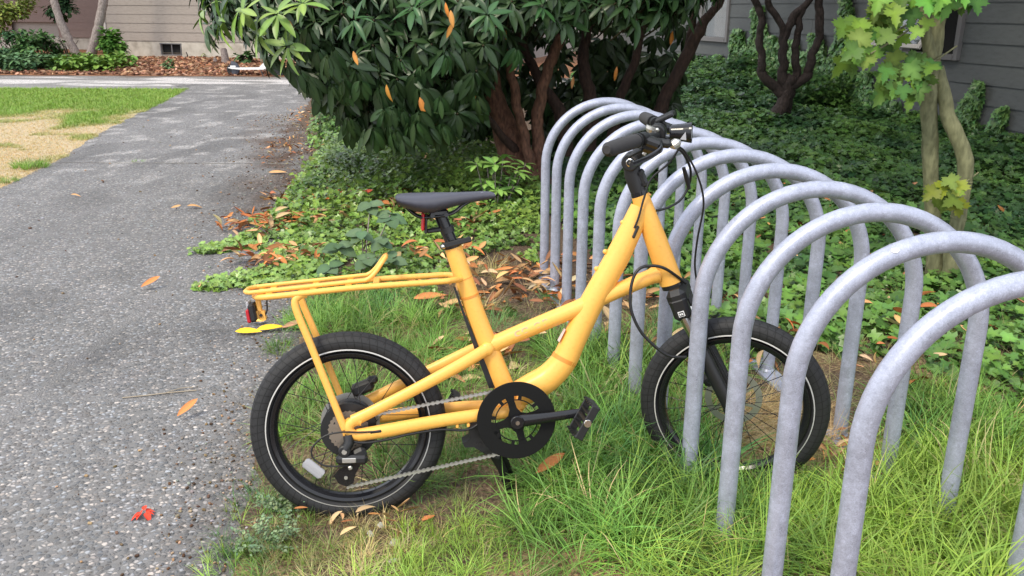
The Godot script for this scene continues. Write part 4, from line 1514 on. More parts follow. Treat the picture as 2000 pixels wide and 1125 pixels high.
	# hoses and cables at the front
	cable("brake_hose", [Vector3(0.8773, 0.9919, 0.0600), Vector3(0.9030, 0.9756, 0.0500), Vector3(0.9446, 0.9139, 0.0300), Vector3(0.9737, 0.8363, 0.0000), Vector3(0.9685, 0.7354, -0.0300), Vector3(0.9694, 0.6610, -0.0500), Vector3(0.9814, 0.6008, -0.0600)], 0.0028, M.black, bike)
	cable("brake_hose", [Vector3(0.9216, 0.6208, 0.0200), Vector3(0.8557, 0.6659, 0.0450), Vector3(0.8146, 0.6749, 0.0400), Vector3(0.7808, 0.6648, 0.0400), Vector3(0.7622, 0.6240, 0.0420), Vector3(0.7604, 0.5617, 0.0450), Vector3(0.7850, 0.5012, 0.0500), Vector3(0.8267, 0.4552, 0.0550), Vector3(0.8656, 0.4290, 0.0600), Vector3(0.9117, 0.4240, 0.0600)], 0.0042, M.black, bike)
	cable("shift_housing", [Vector3(0.8792, 0.9892, 0.0800), Vector3(0.8558, 0.9471, 0.0600), Vector3(0.8136, 0.9074, 0.0450), Vector3(0.7958, 0.8534, 0.0360), Vector3(0.7833, 0.8044, 0.0320), Vector3(0.7733, 0.7769, 0.0280)], 0.0030, M.black, bike)
	cable("brake_cable_loop", [Vector3(0.8418, 0.8199, 0.0000), Vector3(0.8776, 0.8267, -0.0100), Vector3(0.9166, 0.8476, -0.0200), Vector3(0.9391, 0.8889, -0.0200), Vector3(0.9345, 0.9311, 0.0000), Vector3(0.9040, 0.9728, 0.0300), Vector3(0.8781, 0.9893, 0.0400)], 0.0036, M.black, bike)
	b = MB.new()
	b.tube([Vector3(0.9126, 0.9344, 0.0100), Vector3(0.9250, 0.9038, 0.0000), Vector3(0.9359, 0.8755, -0.0100)], [0.005, 0.0065, 0.0045], 10)
	put("cable_joint", b.mesh(), M.black, bike)


# ---------------------------------------------------------------- leaves
# every leaf: base at the origin, tip at x = 1, upper face towards +y
func long_leaf(width: float, droop: float, fold: float, segs := 6, twist := 0.0) -> ArrayMesh:
	var b := MB.new()
	for i in segs + 1:
		var t := float(i) / segs
		var w := width * pow(sin(PI * clampf(pow(t, 0.85) * 0.97 + 0.02, 0.0, 1.0)), 0.8) * 0.5
		if i == segs: w = 0.0
		var y := -droop * t * t
		var x := t * (1.0 - 0.25 * absf(droop) * t)
		var tw := twist * t
		for k in [-1, 0, 1]:
			b.tint = Color(1.0, 0.97, 0.9) if k == 0 else Color(0.69, 0.69, 0.69)
			b.vert(Vector3(x, y + absf(k) * w * fold + k * w * tw, k * w), Vector3(2.0 * droop * t * 0.6, 1.0, -k * fold).normalized(), Vector2(t, k))
	for i in segs:
		for k in 2:
			var a := i * 3 + k
			b.quad(a, a + 1, a + 4, a + 3)
	return b.mesh()


func outline_leaf(ring: Array, fold: float, droop: float) -> ArrayMesh:
	# ring of Vector2 (x, z) round the leaf, fan from the base of the midrib
	var b := MB.new()
	b.tint = Color(0.9, 0.9, 0.8)
	b.vert(Vector3(0.38, 0, 0), Vector3.UP)
	b.tint = Color(0.69, 0.69, 0.69)
	for q in ring:
		var p := Vector3(q.x, fold * absf(q.y) * (1.0 if absf(q.y) > 0.2 else 0.4) - droop * q.x * q.x, q.y)
		b.vert(p, Vector3(droop * 0.5, 1.0, -fold * signf(q.y)).normalized())
	for k in ring.size():
		b.tri(0, 1 + k, 1 + (k + 1) % ring.size())
	return b.mesh()


func mirror(half: Array) -> Array:
	var o := []
	for q in half:
		o.append(Vector2(q[0], q[1]))
	for k in range(half.size() - 1, -1, -1):
		if absf(half[k][1]) > 0.001:
			o.append(Vector2(half[k][0], -half[k][1]))
	return o


func ivy_mesh(k: int) -> ArrayMesh:
	return outline_leaf(mirror([[0.0, 0.0], [-0.10, 0.20], [0.02, 0.46], [0.24, 0.21], [0.52, 0.47], [0.50, 0.14], [1.0, 0.0]] if k == 0 else [[0.0, 0.0], [-0.12, 0.26], [0.12, 0.50], [0.32, 0.34], [0.62, 0.42], [0.66, 0.17], [1.0, 0.0]]), 0.22, 0.22)


func maple_mesh(droop: float, fold: float) -> ArrayMesh:
	return outline_leaf(mirror([[0.0, 0.0], [-0.08, 0.10], [-0.16, 0.34], [-0.02, 0.30], [0.02, 0.42], [0.16, 0.36], [0.20, 0.58], [0.30, 0.50], [0.40, 0.64], [0.44, 0.46], [0.52, 0.44], [0.48, 0.30], [0.50, 0.17], [0.62, 0.26], [0.66, 0.19], [0.80, 0.22], [0.80, 0.11], [1.0, 0.0]]), fold, droop)


func oval_mesh() -> ArrayMesh:
	return outline_leaf(mirror([[0.0, 0.0], [0.12, 0.22], [0.42, 0.34], [0.75, 0.24], [1.0, 0.0]]), 0.2, 0.2)


func leaf_at(p: Vector3, dir: Vector3, up: Vector3, size: float) -> Transform3D:
	var x := dir.normalized()
	var z := x.cross(up)
	if z.length() < 0.05:
		z = x.cross(Vector3(1, 0, 0))
	z = z.normalized()
	return Transform3D(Basis(x * size, z.cross(x) * size, z * size), p)


func vary(c: Color, d: float) -> Color:
	var l := 1.0 + R(-d, d)
	return Color(c.r * l * (1.0 + R(-d, d) * 0.5), c.g * l, c.b * l * (1.0 + R(-d, d) * 0.5))


# spreads leaf records [transform, colour] over parts: the 300 that show largest as leaf parts, the rest as one stuff part
func hang_leaves(o: Node3D, list: Array, meshes: Array, m: StandardMaterial3D, singles: int, part_name := "leaf", mass := "foliage") -> void:
	var eye := Vector3(0, 1.3354, 0)
	var fwd := Vector3(0, -sin(0.3078), -cos(0.3078))
	var upv := Vector3(0, cos(0.3078), -sin(0.3078))
	var order := []
	for k in list.size():
		var p: Vector3 = o.transform * (list[k][0].origin)
		var d := p - eye
		var dep := d.dot(fwd)
		var seen := dep > 0.2 and absf(d.x / dep) < 0.59 and absf(d.dot(upv) / dep) < 0.335
		order.append([(list[k][0].basis.x.length() / maxf(dep, 0.3)) if seen else -1.0, k])
	order.sort_custom(func(a, b): return a[0] > b[0])
	var tones := {}
	var rest := []
	for j in order.size():
		var r: Array = list[order[j][1]]
		if j < singles and order[j][0] > 0.0:
			var c: Color = r[1]
			var key := "%.2f %.2f %.2f" % [snappedf(c.r, 0.03), snappedf(c.g, 0.03), snappedf(c.b, 0.03)]
			if not tones.has(key):
				var mm: StandardMaterial3D = m.duplicate()
				mm.albedo_color = (c * GAIN).linear_to_srgb()
				tones[key] = mm
			put(part_name, meshes[order[j][1] % meshes.size()], tones[key], o, r[0])
		else:
			rest.append(r)
	if rest:
		for v in meshes.size():
			var xf := []
			var cols := []
			for j in range(v, rest.size(), meshes.size()):
				xf.append(rest[j][0]); cols.append(rest[j][1])
			if xf:
				many(mass, meshes[v], m, xf, cols, o)


func limb(pts: Array, r: Array, seg := 12, rough := 0.006) -> MB:
	var b := MB.new()
	var p := spline(pts, 7)
	for i in p.size():
		p[i] += Vector3(wob.get_noise_2d(p[i].y * 110.0 + p[i].x * 50.0, 1.0), 0, wob.get_noise_2d(p[i].y * 110.0, 40.0)) * rough
	var rr := radii(r, p.size())
	for i in rr.size():
		rr[i] *= 1.0 + 0.14 * wob.get_noise_2d(p[i].y * 70.0 + p[i].x * 30.0, 80.0 + p[i].z)
	b.tube(p, rr, seg, false, true, Vector3.ZERO, 1.0)
	return b


# ---------------------------------------------------------------- rhododendron
const SKIRT := [[-2.3, 1.30], [-2.0, 1.20], [-1.75, 1.10], [-1.5, 1.00], [-1.3, 0.86], [-1.05, 0.64], [-0.8, 0.58], [-0.5, 0.56], [-0.3, 0.66], [-0.12, 0.98], [0.05, 1.27], [0.4, 1.30], [0.8, 1.26], [1.1, 1.30], [1.4, 1.42]]

func skirt(x: float) -> float:
	for k in SKIRT.size() - 1:
		if x <= SKIRT[k + 1][0]:
			return lerpf(SKIRT[k][1], SKIRT[k + 1][1], clampf((x - SKIRT[k][0]) / (SKIRT[k + 1][0] - SKIRT[k][0]), 0.0, 1.0))
	return 1.4


func whorl(list: Array, p: Vector3, dir: Vector3, count: int, size: float, lift: float, col: Color) -> void:
	# lift: +1 leaves stand up along dir, 0 spread flat, -1 hang
	var d := dir.normalized()
	var side := d.cross(Vector3.UP)
	if side.length() < 0.1:
		side = Vector3(1, 0, 0)
	side = side.normalized()
	var other := d.cross(side)
	var a0 := R(0, TAU)
	for k in count:
		var a := a0 + TAU * k / count + R(-0.25, 0.25)
		var out := side * cos(a) + other * sin(a)
		var l := out + d * (lift * 0.7 + R(-0.25, 0.35)) + Vector3.DOWN * (maxf(0.0, -lift) * 1.6 + R(0.0, 0.45)) + Vector3(R(-1, 1), R(-1, 1), R(-1, 1)) * 0.22
		var c := vary(col, 0.22)
		list.append([leaf_at(p + out * 0.012 + d * R(-0.02, 0.01), l, d + Vector3.UP * 0.6, size * R(0.6, 1.12)), c])


func rhododendron() -> void:
	var o := thing("rhododendron", "large dark green rhododendron with drooping leaves and reddish stems beside the rack", "shrub")
	# stems
	var stems := [
		[[Vector3(0.184, -0.036, -6.600), Vector3(0.073, 0.180, -6.600), Vector3(-0.005, 0.333, -6.600), Vector3(-0.090, 0.577, -6.620), Vector3(-0.151, 0.797, -6.650), Vector3(-0.189, 1.069, -6.700), Vector3(-0.217, 1.391, -6.800), Vector3(-0.274, 1.818, -6.900)], [0.145, 0.125, 0.115, 0.085, 0.065, 0.055, 0.045, 0.035]],
		[[Vector3(0.154, 0.155, -6.420), Vector3(0.107, 0.361, -6.420), Vector3(0.030, 0.691, -6.420), Vector3(-0.007, 0.868, -6.440), Vector3(-0.045, 1.095, -6.500), Vector3(-0.064, 1.459, -6.600)], [0.045, 0.036, 0.034, 0.033, 0.030, 0.025]],
		[[Vector3(0.226, 0.044, -6.500), Vector3(0.192, 0.350, -6.500), Vector3(0.189, 0.608, -6.520), Vector3(0.238, 0.861, -6.550), Vector3(0.346, 1.128, -6.600), Vector3(0.490, 1.393, -6.700), Vector3(0.617, 1.746, -6.800)], [0.065, 0.048, 0.044, 0.042, 0.04, 0.036, 0.025]],
		[[Vector3(0.417, 0.250, -6.900), Vector3(0.382, 0.527, -6.900), Vector3(0.289, 0.683, -6.900), Vector3(0.189, 0.834, -6.920), Vector3(0.070, 1.096, -7.000), Vector3(-0.011, 1.506, -7.100)], [0.085, 0.07, 0.06, 0.055, 0.05, 0.03]],
		[[Vector3(0.622, 0.245, -7.200), Vector3(0.632, 0.575, -7.200), Vector3(0.564, 0.932, -7.250), Vector3(0.599, 1.244, -7.300), Vector3(0.656, 1.631, -7.400)], [0.09, 0.08, 0.065, 0.055, 0.04]],
		[[Vector3(0.834, 0.173, -7.400), Vector3(0.862, 0.555, -7.400), Vector3(0.993, 0.925, -7.400), Vector3(1.047, 1.244, -7.450), Vector3(1.178, 1.637, -7.500)], [0.07, 0.06, 0.05, 0.045, 0.03]],
		[[Vector3(1.172, 0.401, -7.300), Vector3(1.242, 0.649, -7.300), Vector3(1.334, 0.852, -7.300), Vector3(1.431, 1.072, -7.300), Vector3(1.550, 1.287, -7.300), Vector3(1.751, 1.556, -7.300)], [0.085, 0.075, 0.072, 0.068, 0.05, 0.04]],
		[[Vector3(1.329, 0.790, -7.320), Vector3(1.395, 1.010, -7.350), Vector3(1.436, 1.168, -7.400), Vector3(1.464, 1.364, -7.400), Vector3(1.494, 1.634, -7.400)], [0.05, 0.045, 0.042, 0.04, 0.03]],
		[[Vector3(0.041, 0.303, -6.550), Vector3(-0.151, 0.560, -6.300), Vector3(-0.415, 0.898, -6.000), Vector3(-0.785, 1.195, -5.800), Vector3(-1.271, 1.347, -5.700)], [0.05, 0.035, 0.03, 0.024, 0.015]],
	]
	for k in stems.size():
		put("trunk", limb(stems[k][0], stems[k][1].map(func(q): return q * (1.0 if k < 3 else 0.72)), 14, 0.02).mesh(), M.bark_red if k < 3 else M.bark_shaded, o)
	# knots on the old stump
	var kb := MB.new()
	kb.ball(Vector3(0.110, 0.213, -6.520), Vector3(0.11, 0.09, 0.09), 14)
	kb.ball(Vector3(-0.005, 0.415, -6.560), Vector3(0.08, 0.10, 0.08), 12)
	kb.ball(Vector3(0.207, 0.071, -6.520), Vector3(0.10, 0.09, 0.10), 12)
	put("burl", kb.mesh(), M.bark_red, o)
	var list := []
	var twigs := []
	var tcols := []
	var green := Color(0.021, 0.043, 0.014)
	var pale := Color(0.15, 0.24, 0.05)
	# whorls through the crown
	var tries := 0
	var made := 0
	while made < 1500 and tries < 16000:
		tries += 1
		var x := R(-2.15, 1.45)
		var y := R(0.35, 2.9) if made % 3 else R(0.35, 1.5)
		if y < skirt(x) + R(-0.03, 0.06):
			continue
		var e := 1.0 - pow((x + 0.35) / 1.9, 2.0) - pow((y - 1.35) / 1.75, 2.0) * 0.6
		if e <= 0.02:
			continue
		var half := 1.2 * sqrt(e)
		var t := R(0, 1)
		t = 1.0 - t * t if made % 4 else R(0, 1)   # mostly on the near face
		var p := Vector3(x, y, -6.75 - half + 2.0 * half * t)
		if p.z > -5.05:
			continue
		if x < -1.5 and p.z > -5.75 and y < 1.6:
			continue
		var out := Vector3((x + 0.35) * 0.6, (y - 1.1) * 0.5 + 0.25, (p.z + 6.8) * 0.8)
		var low := clampf((1.5 - y) / 0.9, 0.0, 1.0)
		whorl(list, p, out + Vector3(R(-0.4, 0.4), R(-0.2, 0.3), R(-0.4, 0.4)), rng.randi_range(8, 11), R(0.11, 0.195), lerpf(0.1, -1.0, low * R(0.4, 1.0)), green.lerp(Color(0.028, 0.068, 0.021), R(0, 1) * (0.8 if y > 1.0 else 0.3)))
		twigs.append(Transform3D(basis_y(out + Vector3(0, 0.3, 0), 0.3) * Basis.from_scale(Vector3(1, R(0.12, 0.3), 1)), p))
		tcols.append(Color(0.06, 0.05, 0.03))
		made += 1
	# the hanging skirt that hides the foot of the shrub
	for k in 230:
		var x := R(-1.3, -0.2)
		var y := skirt(x) + R(-0.02, 0.45)
		whorl(list, Vector3(x, y, R(-6.4, -5.35) - 0.25 * absf(x + 0.8)), Vector3(R(-0.4, 0.4), R(-0.1, 0.3), 0.9), rng.randi_range(8, 11), R(0.14, 0.21), R(-1.1, -0.7), green.lerp(Color(0.028, 0.068, 0.021), R(0, 0.6)))
	for k in 300:   # the dark back of the crown
		var x := R(-1.3, 1.5)
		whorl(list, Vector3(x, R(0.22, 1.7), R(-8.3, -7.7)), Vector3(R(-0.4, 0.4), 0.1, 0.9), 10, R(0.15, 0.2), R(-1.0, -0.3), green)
	for k in 160:
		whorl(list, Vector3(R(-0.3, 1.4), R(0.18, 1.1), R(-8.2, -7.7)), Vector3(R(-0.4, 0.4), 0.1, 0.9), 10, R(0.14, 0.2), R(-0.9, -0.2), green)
	# the bright tip that reaches out on the left
	for q in [[Vector3(-1.752, 1.257, -5.500), Vector3(-1, 0.25, 0.3)], [Vector3(-1.610, 1.316, -5.450), Vector3(-0.6, 0.6, 0.4)], [Vector3(-1.543, 1.193, -5.500), Vector3(-0.8, 0.0, 0.5)], [Vector3(-1.870, 1.315, -5.550), Vector3(-1, 0.4, 0.2)], [Vector3(-1.386, 1.303, -5.400), Vector3(-0.3, 0.6, 0.6)], [Vector3(-1.365, 1.111, -5.500), Vector3(-0.5, 0.1, 0.6)], [Vector3(-1.210, 1.360, -5.300), Vector3(-0.2, 0.7, 0.5)]]:
		whorl(list, q[0], q[1], 9, 0.185, 0.25, pale)
	for q in [[Vector3(-1.521, 1.045, -5.600), Vector3(-0.4, 0.1, 0.5)], [Vector3(-1.398, 1.000, -5.600), Vector3(-0.2, 0.1, 0.6)], [Vector3(-1.253, 0.931, -5.500), Vector3(-0.2, 0.1, 0.6)], [Vector3(-1.081, 1.062, -5.300), Vector3(0, 0.2, 0.7)]]:
		whorl(list, q[0], q[1], 10, 0.17, -0.9, green * 1.1)
	# large whorls at the top of the picture
	for q in [[Vector3(-0.144, 1.301, -5.150), Vector3(0.05, 0.5, 0.8), 0.175], [Vector3(-0.580, 1.335, -5.300), Vector3(-0.3, 0.7, 0.5), 0.16], [Vector3(0.175, 1.353, -5.500), Vector3(0.4, 0.7, 0.4), 0.16], [Vector3(-0.921, 1.263, -5.300), Vector3(-0.4, 0.6, 0.5), 0.15], [Vector3(-0.402, 1.061, -5.400), Vector3(0.2, 0.3, 0.7), 0.16], [Vector3(0.025, 1.094, -5.700), Vector3(0.4, 0.3, 0.6), 0.16], [Vector3(-0.780, 0.796, -5.650), Vector3(-0.2, 0.2, 0.7), 0.16]]:
		whorl(list, q[0], q[1], 9, q[2], 0.1 if q[0].y > 1.2 else -0.8, Color(0.030, 0.078, 0.024))
	# spent orange leaves that still hang
	for q in [Vector3(-0.353, 1.322, -5.200), Vector3(-0.343, 1.253, -5.200), Vector3(-0.245, 0.882, -5.600), Vector3(-0.758, 0.895, -5.400), Vector3(0.734, 0.945, -6.400), Vector3(-0.057, 1.228, -5.900), Vector3(-0.381, 1.363, -5.200), Vector3(0.435, 0.866, -6.500), Vector3(-0.571, 0.811, -5.500), Vector3(-1.315, 1.260, -5.400), Vector3(1.186, 1.181, -6.800), Vector3(-0.930, 1.092, -5.300)]:
		list.append([leaf_at(q, Vector3(R(-0.5, 0.5), -1.0, R(-0.1, 0.4)), Vector3(R(-0.3, 0.3), 0.2, 1), R(0.085, 0.125)), vary(Color(0.42, 0.18, 0.035), 0.3)])
	var meshes := [long_leaf(0.27, 0.22, 0.25, 6, 0.15), long_leaf(0.22, 0.40, 0.4, 6, 0.35), long_leaf(0.29, 0.08, 0.15, 6, -0.3), long_leaf(0.23, 0.55, 0.6, 6, -0.5), long_leaf(0.31, 0.28, 0.10, 6, 0.4)]
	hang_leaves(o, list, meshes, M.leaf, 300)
	var tw := MB.new()
	tw.tube([Vector3(0, -1, 0), Vector3.ZERO], 0.006, 5)
	many("twigs", tw.mesh(), M.chip, twigs, tcols, o)
	# suckers at the foot
	for q in [[Vector3(-0.113, 0.000, -5.798), 0.42, "leafy green sucker shoots standing beside the rhododendron trunk"], [Vector3(-0.321, 0.000, -9.834), 0.2, ""]]:
		if q[2] == "":
			continue
		var y := thing("sapling", q[2], "plant", Transform3D(Basis(), q[0]))
		var sb := MB.new()
		var l2 := []
		for k in 14:
			var tip := Vector3(R(-0.20, 0.22), R(0.12, 0.42), R(-0.1, 0.14))
			sb.tube([Vector3(tip.x * 0.3, 0, tip.z * 0.3), tip], 0.004, 5)
			whorl(l2, tip, Vector3(tip.x, 0.5, tip.z), 8, R(0.07, 0.11), 0.4, Color(0.20, 0.36, 0.09))
			whorl(l2, tip * 0.6, Vector3(tip.x, 0.5, tip.z), 6, R(0.06, 0.09), 0.1, Color(0.16, 0.31, 0.08))
		put("stem", sb.mesh(), M.bark_grey, y)
		hang_leaves(y, l2, [long_leaf(0.48, 0.2, 0.2, 4)], M.leaf_soft, 60)


# ---------------------------------------------------------------- trees on the right
func dark_tree() -> void:
	var o := thing("bare_tree", "small dark tree with several bare upright stems standing in the ivy", "tree")
	for q in [
		[[Vector3(2.857, -0.051, -9.900), Vector3(2.906, 0.159, -9.900), Vector3(2.978, 0.355, -9.900), Vector3(3.026, 0.549, -9.900), Vector3(3.063, 0.631, -9.900)], [0.12, 0.105, 0.095, 0.09, 0.085]],
		[[Vector3(3.055, -0.024, -10.000), Vector3(3.059, 0.233, -10.000), Vector3(3.078, 0.462, -9.950), Vector3(3.083, 0.549, -9.900)], [0.055, 0.05, 0.05, 0.05]],
		[[Vector3(3.006, 0.411, -9.900), Vector3(2.890, 0.510, -9.900), Vector3(2.768, 0.603, -9.900), Vector3(2.718, 0.728, -9.900), Vector3(2.677, 0.928, -9.900), Vector3(2.673, 1.220, -9.900), Vector3(2.604, 1.377, -9.900), Vector3(2.490, 1.686, -9.900), Vector3(2.379, 2.238, -9.900)], [0.075, 0.07, 0.06, 0.055, 0.05, 0.048, 0.045, 0.04, 0.03]],
		[[Vector3(3.018, 0.521, -9.900), Vector3(2.943, 0.658, -9.900), Vector3(2.938, 0.875, -9.900), Vector3(2.956, 1.142, -9.900), Vector3(3.041, 1.285, -9.900), Vector3(3.120, 1.369, -9.900), Vector3(3.201, 1.535, -9.900), Vector3(3.242, 2.143, -9.900)], [0.07, 0.065, 0.058, 0.055, 0.05, 0.045, 0.04, 0.03]],
		[[Vector3(2.933, 0.982, -9.900), Vector3(2.888, 1.168, -9.900), Vector3(2.787, 1.299, -9.900), Vector3(2.734, 1.456, -9.900), Vector3(2.717, 2.041, -9.900)], [0.045, 0.045, 0.042, 0.04, 0.03]],
		[[Vector3(3.094, 0.549, -9.900), Vector3(3.086, 0.740, -9.900), Vector3(3.072, 0.983, -9.900), Vector3(3.072, 1.195, -9.900), Vector3(3.112, 1.337, -9.900)], [0.06, 0.055, 0.05, 0.045, 0.04]],
		[[Vector3(3.056, 0.533, -9.900), Vector3(3.161, 0.604, -9.900), Vector3(3.236, 0.698, -9.900), Vector3(3.261, 0.876, -9.900), Vector3(3.312, 1.117, -9.900), Vector3(3.284, 1.328, -9.900), Vector3(3.255, 1.536, -9.900), Vector3(3.210, 2.192, -9.900)], [0.075, 0.07, 0.062, 0.055, 0.052, 0.055, 0.05, 0.035]],
	]:
		put("trunk", limb(q[0], q[1].map(func(r): return r * 0.84), 12, 0.03).mesh(), M.bark_dark, o)
	var list := []
	for k in 6000:
		var d := Vector3(R(-1, 1), R(-1, 1), R(-1, 1))
		if d.length() > 1.0: continue
		var p := Vector3(2.7, 3.1, -9.7) + d * Vector3(2.5, 1.2, 4.2)  # unseen crown, added and spread wide to shade the ground below
		list.append([leaf_at(p, Vector3(R(-1, 1), R(-0.8, 0.3), R(-1, 1)), Vector3.UP, R(0.15, 0.24)), vary(Color(0.04, 0.09, 0.03), 0.3)])
	hang_leaves(o, list, [long_leaf(0.45, 0.2, 0.2, 4)], M.leaf, 0, "leaf", "crown")


func maple() -> void:
	var o := thing("maple_tree", "smooth olive barked maple with a second bowed trunk and yellow-green leaves", "tree")
	put("trunk", limb([Vector3(2.159, -0.002, -4.280), Vector3(2.130, 0.154, -4.280), Vector3(2.098, 0.361, -4.300), Vector3(2.051, 0.592, -4.300), Vector3(2.010, 0.816, -4.300), Vector3(1.988, 0.985, -4.300), Vector3(1.976, 1.115, -4.300), Vector3(1.971, 1.243, -4.300), Vector3(1.978, 1.357, -4.300), Vector3(1.973, 1.514, -4.300), Vector3(1.926, 1.942, -4.300)], [0.055, 0.044, 0.040, 0.037, 0.036, 0.037, 0.042, 0.046, 0.045, 0.041, 0.03], 18, 0.008).mesh(), M.bark_maple, o)
	put("trunk", limb([Vector3(2.196, 0.018, -4.200), Vector3(2.173, 0.229, -4.200), Vector3(2.174, 0.384, -4.200), Vector3(2.177, 0.548, -4.200), Vector3(2.153, 0.671, -4.200), Vector3(2.107, 0.773, -4.220), Vector3(2.068, 0.865, -4.250), Vector3(2.044, 0.987, -4.280), Vector3(2.020, 1.080, -4.300)], [0.05, 0.04, 0.036, 0.035, 0.035, 0.035, 0.032, 0.028, 0.02], 16, 0.008).mesh(), M.bark_maple, o)
	put("trunk", limb([Vector3(1.944, 1.130, -4.240), Vector3(1.892, 1.245, -4.220), Vector3(1.883, 1.334, -4.220), Vector3(1.864, 1.466, -4.200), Vector3(1.745, 1.794, -4.100)], [0.03, 0.024, 0.024, 0.022, 0.015], 12).mesh(), M.bark_maple, o)
	# ring scars
	for q in [[Vector3(1.969, 1.108, -4.300), 0.047], [Vector3(2.176, 0.555, -4.200), 0.0365], [Vector3(2.079, 0.843, -4.240), 0.0345], [Vector3(2.095, 0.800, -4.230), 0.036], [Vector3(2.176, 0.371, -4.200), 0.0375]]:
		var b := MB.new()
		b.lathe([Vector2(q[1] * 0.98, -0.004), Vector2(q[1] * 1.06, 0.0), Vector2(q[1] * 0.98, 0.004)], q[0], Vector3(0.1, 1, 0.15), 20)
		put("bark_scar", b.mesh(), M.bark_maple, o)
	var list := []
	var lime := Color(0.105, 0.19, 0.024)
	var mid := Color(0.06, 0.14, 0.025)
	var tb := MB.new()
	# sprays: centre, spread (x, y, z), count, colour
	for q in [[Vector3(1.699, 1.223, -4.150), Vector3(0.18, 0.16, 0.14), 36, lime], [Vector3(1.609, 1.146, -4.100), Vector3(0.10, 0.07, 0.1), 14, lime], [Vector3(1.790, 0.985, -4.150), Vector3(0.14, 0.075, 0.10), 19, mid.lerp(lime, 0.5)], [Vector3(1.789, 1.312, -4.200), Vector3(0.12, 0.08, 0.1), 12, mid], [Vector3(1.883, 1.382, -4.050), Vector3(0.13, 0.04, 0.08), 12, Color(0.13, 0.29, 0.045)], [Vector3(2.023, 1.339, -4.200), Vector3(0.06, 0.04, 0.05), 4, mid], [Vector3(1.889, 1.074, -4.200), Vector3(0.05, 0.05, 0.05), 4, mid], [Vector3(2.036, 0.493, -4.100), Vector3(0.06, 0.07, 0.05), 9, Color(0.15, 0.20, 0.02)]]:
		tb.tube([q[0] + Vector3(0.2, 0.10, -0.1), q[0] + Vector3(0.1, 0.05, -0.04), q[0]], 0.004, 6)
		for k in q[2]:
			var p: Vector3 = q[0] + Vector3(R(-1, 1), R(-1, 1), R(-1, 1)) * q[1]
			list.append([leaf_at(p + Vector3(0, 0.05, 0), Vector3(R(-0.8, 0.3), R(-1.1, -0.2), R(0.0, 0.8)), Vector3(R(-0.5, 0.2), 0.5, 0.8), R(0.06, 0.105)), vary(q[3], 0.4)])
	put("twig", tb.mesh(), M.bark_maple, o)
	for k in 3400:
		var d := Vector3(R(-1, 1), R(-1, 1), R(-1, 1))
		if d.length() > 1.0: continue
		var p := Vector3(2.5, 2.75, -5.4) + d * Vector3(1.9, 0.85, 2.4)  # leaf mass out of view, added overhead to shade the ivy
		list.append([leaf_at(p, Vector3(R(-1, 1), R(-0.8, 0.1), R(-1, 1)), Vector3.UP, R(0.10, 0.15)), vary(mid, 0.25)])
	hang_leaves(o, list, [maple_mesh(0.15, 0.2), maple_mesh(0.45, 0.35), maple_mesh(0.7, 0.1)], M.leaf_soft, 110, "leaf", "crown")


# ---------------------------------------------------------------- garden of the far house
func bush(called: String, label: String, cat: String, at: Vector3, rad: Vector3, count: int, size: float, col: Color, stems: int, group := "", bare := 0.0) -> Node3D:
	var o := thing(called, label, cat, Transform3D(Basis(), at), group)
	var sb := MB.new()
	for k in stems:
		var tip := Vector3(R(-0.7, 0.7) * rad.x, rad.y * R(0.9, 1.5), R(-0.6, 0.6) * rad.z)
		sb.tube([Vector3(tip.x * 0.15, 0, tip.z * 0.15), tip * 0.5 + Vector3(0, 0.05, 0), tip], [0.014, 0.011, 0.005], 6)
	put("stem", sb.mesh(), M.bark_dark, o)
	var list := []
	var clumps := []
	for k in 14:
		var d := Vector3(R(-1, 1), R(-1, 1), R(-1, 1)).normalized()
		clumps.append(d * R(0.35, 0.85))
	for k in count:
		var d: Vector3 = clumps[k % clumps.size()] + Vector3(R(-1, 1), R(-1, 1), R(-1, 1)).normalized() * R(0.1, 0.4)
		if d.length() > 1.1: d = d.normalized() * R(0.8, 1.1)
		var p := d * rad + Vector3(0, rad.y * (1.0 + bare), 0)
		if p.y < 0.02: p.y = R(0.02, 0.1)
		list.append([leaf_at(p, d + Vector3(R(-1, 1), R(-0.8, 0.3), R(-1, 1)), Vector3.UP + d * 0.5, size * R(0.7, 1.25)), vary(col, 0.35)])
	hang_leaves(o, list, [oval_mesh()], M.leaf_soft, 0)
	return o


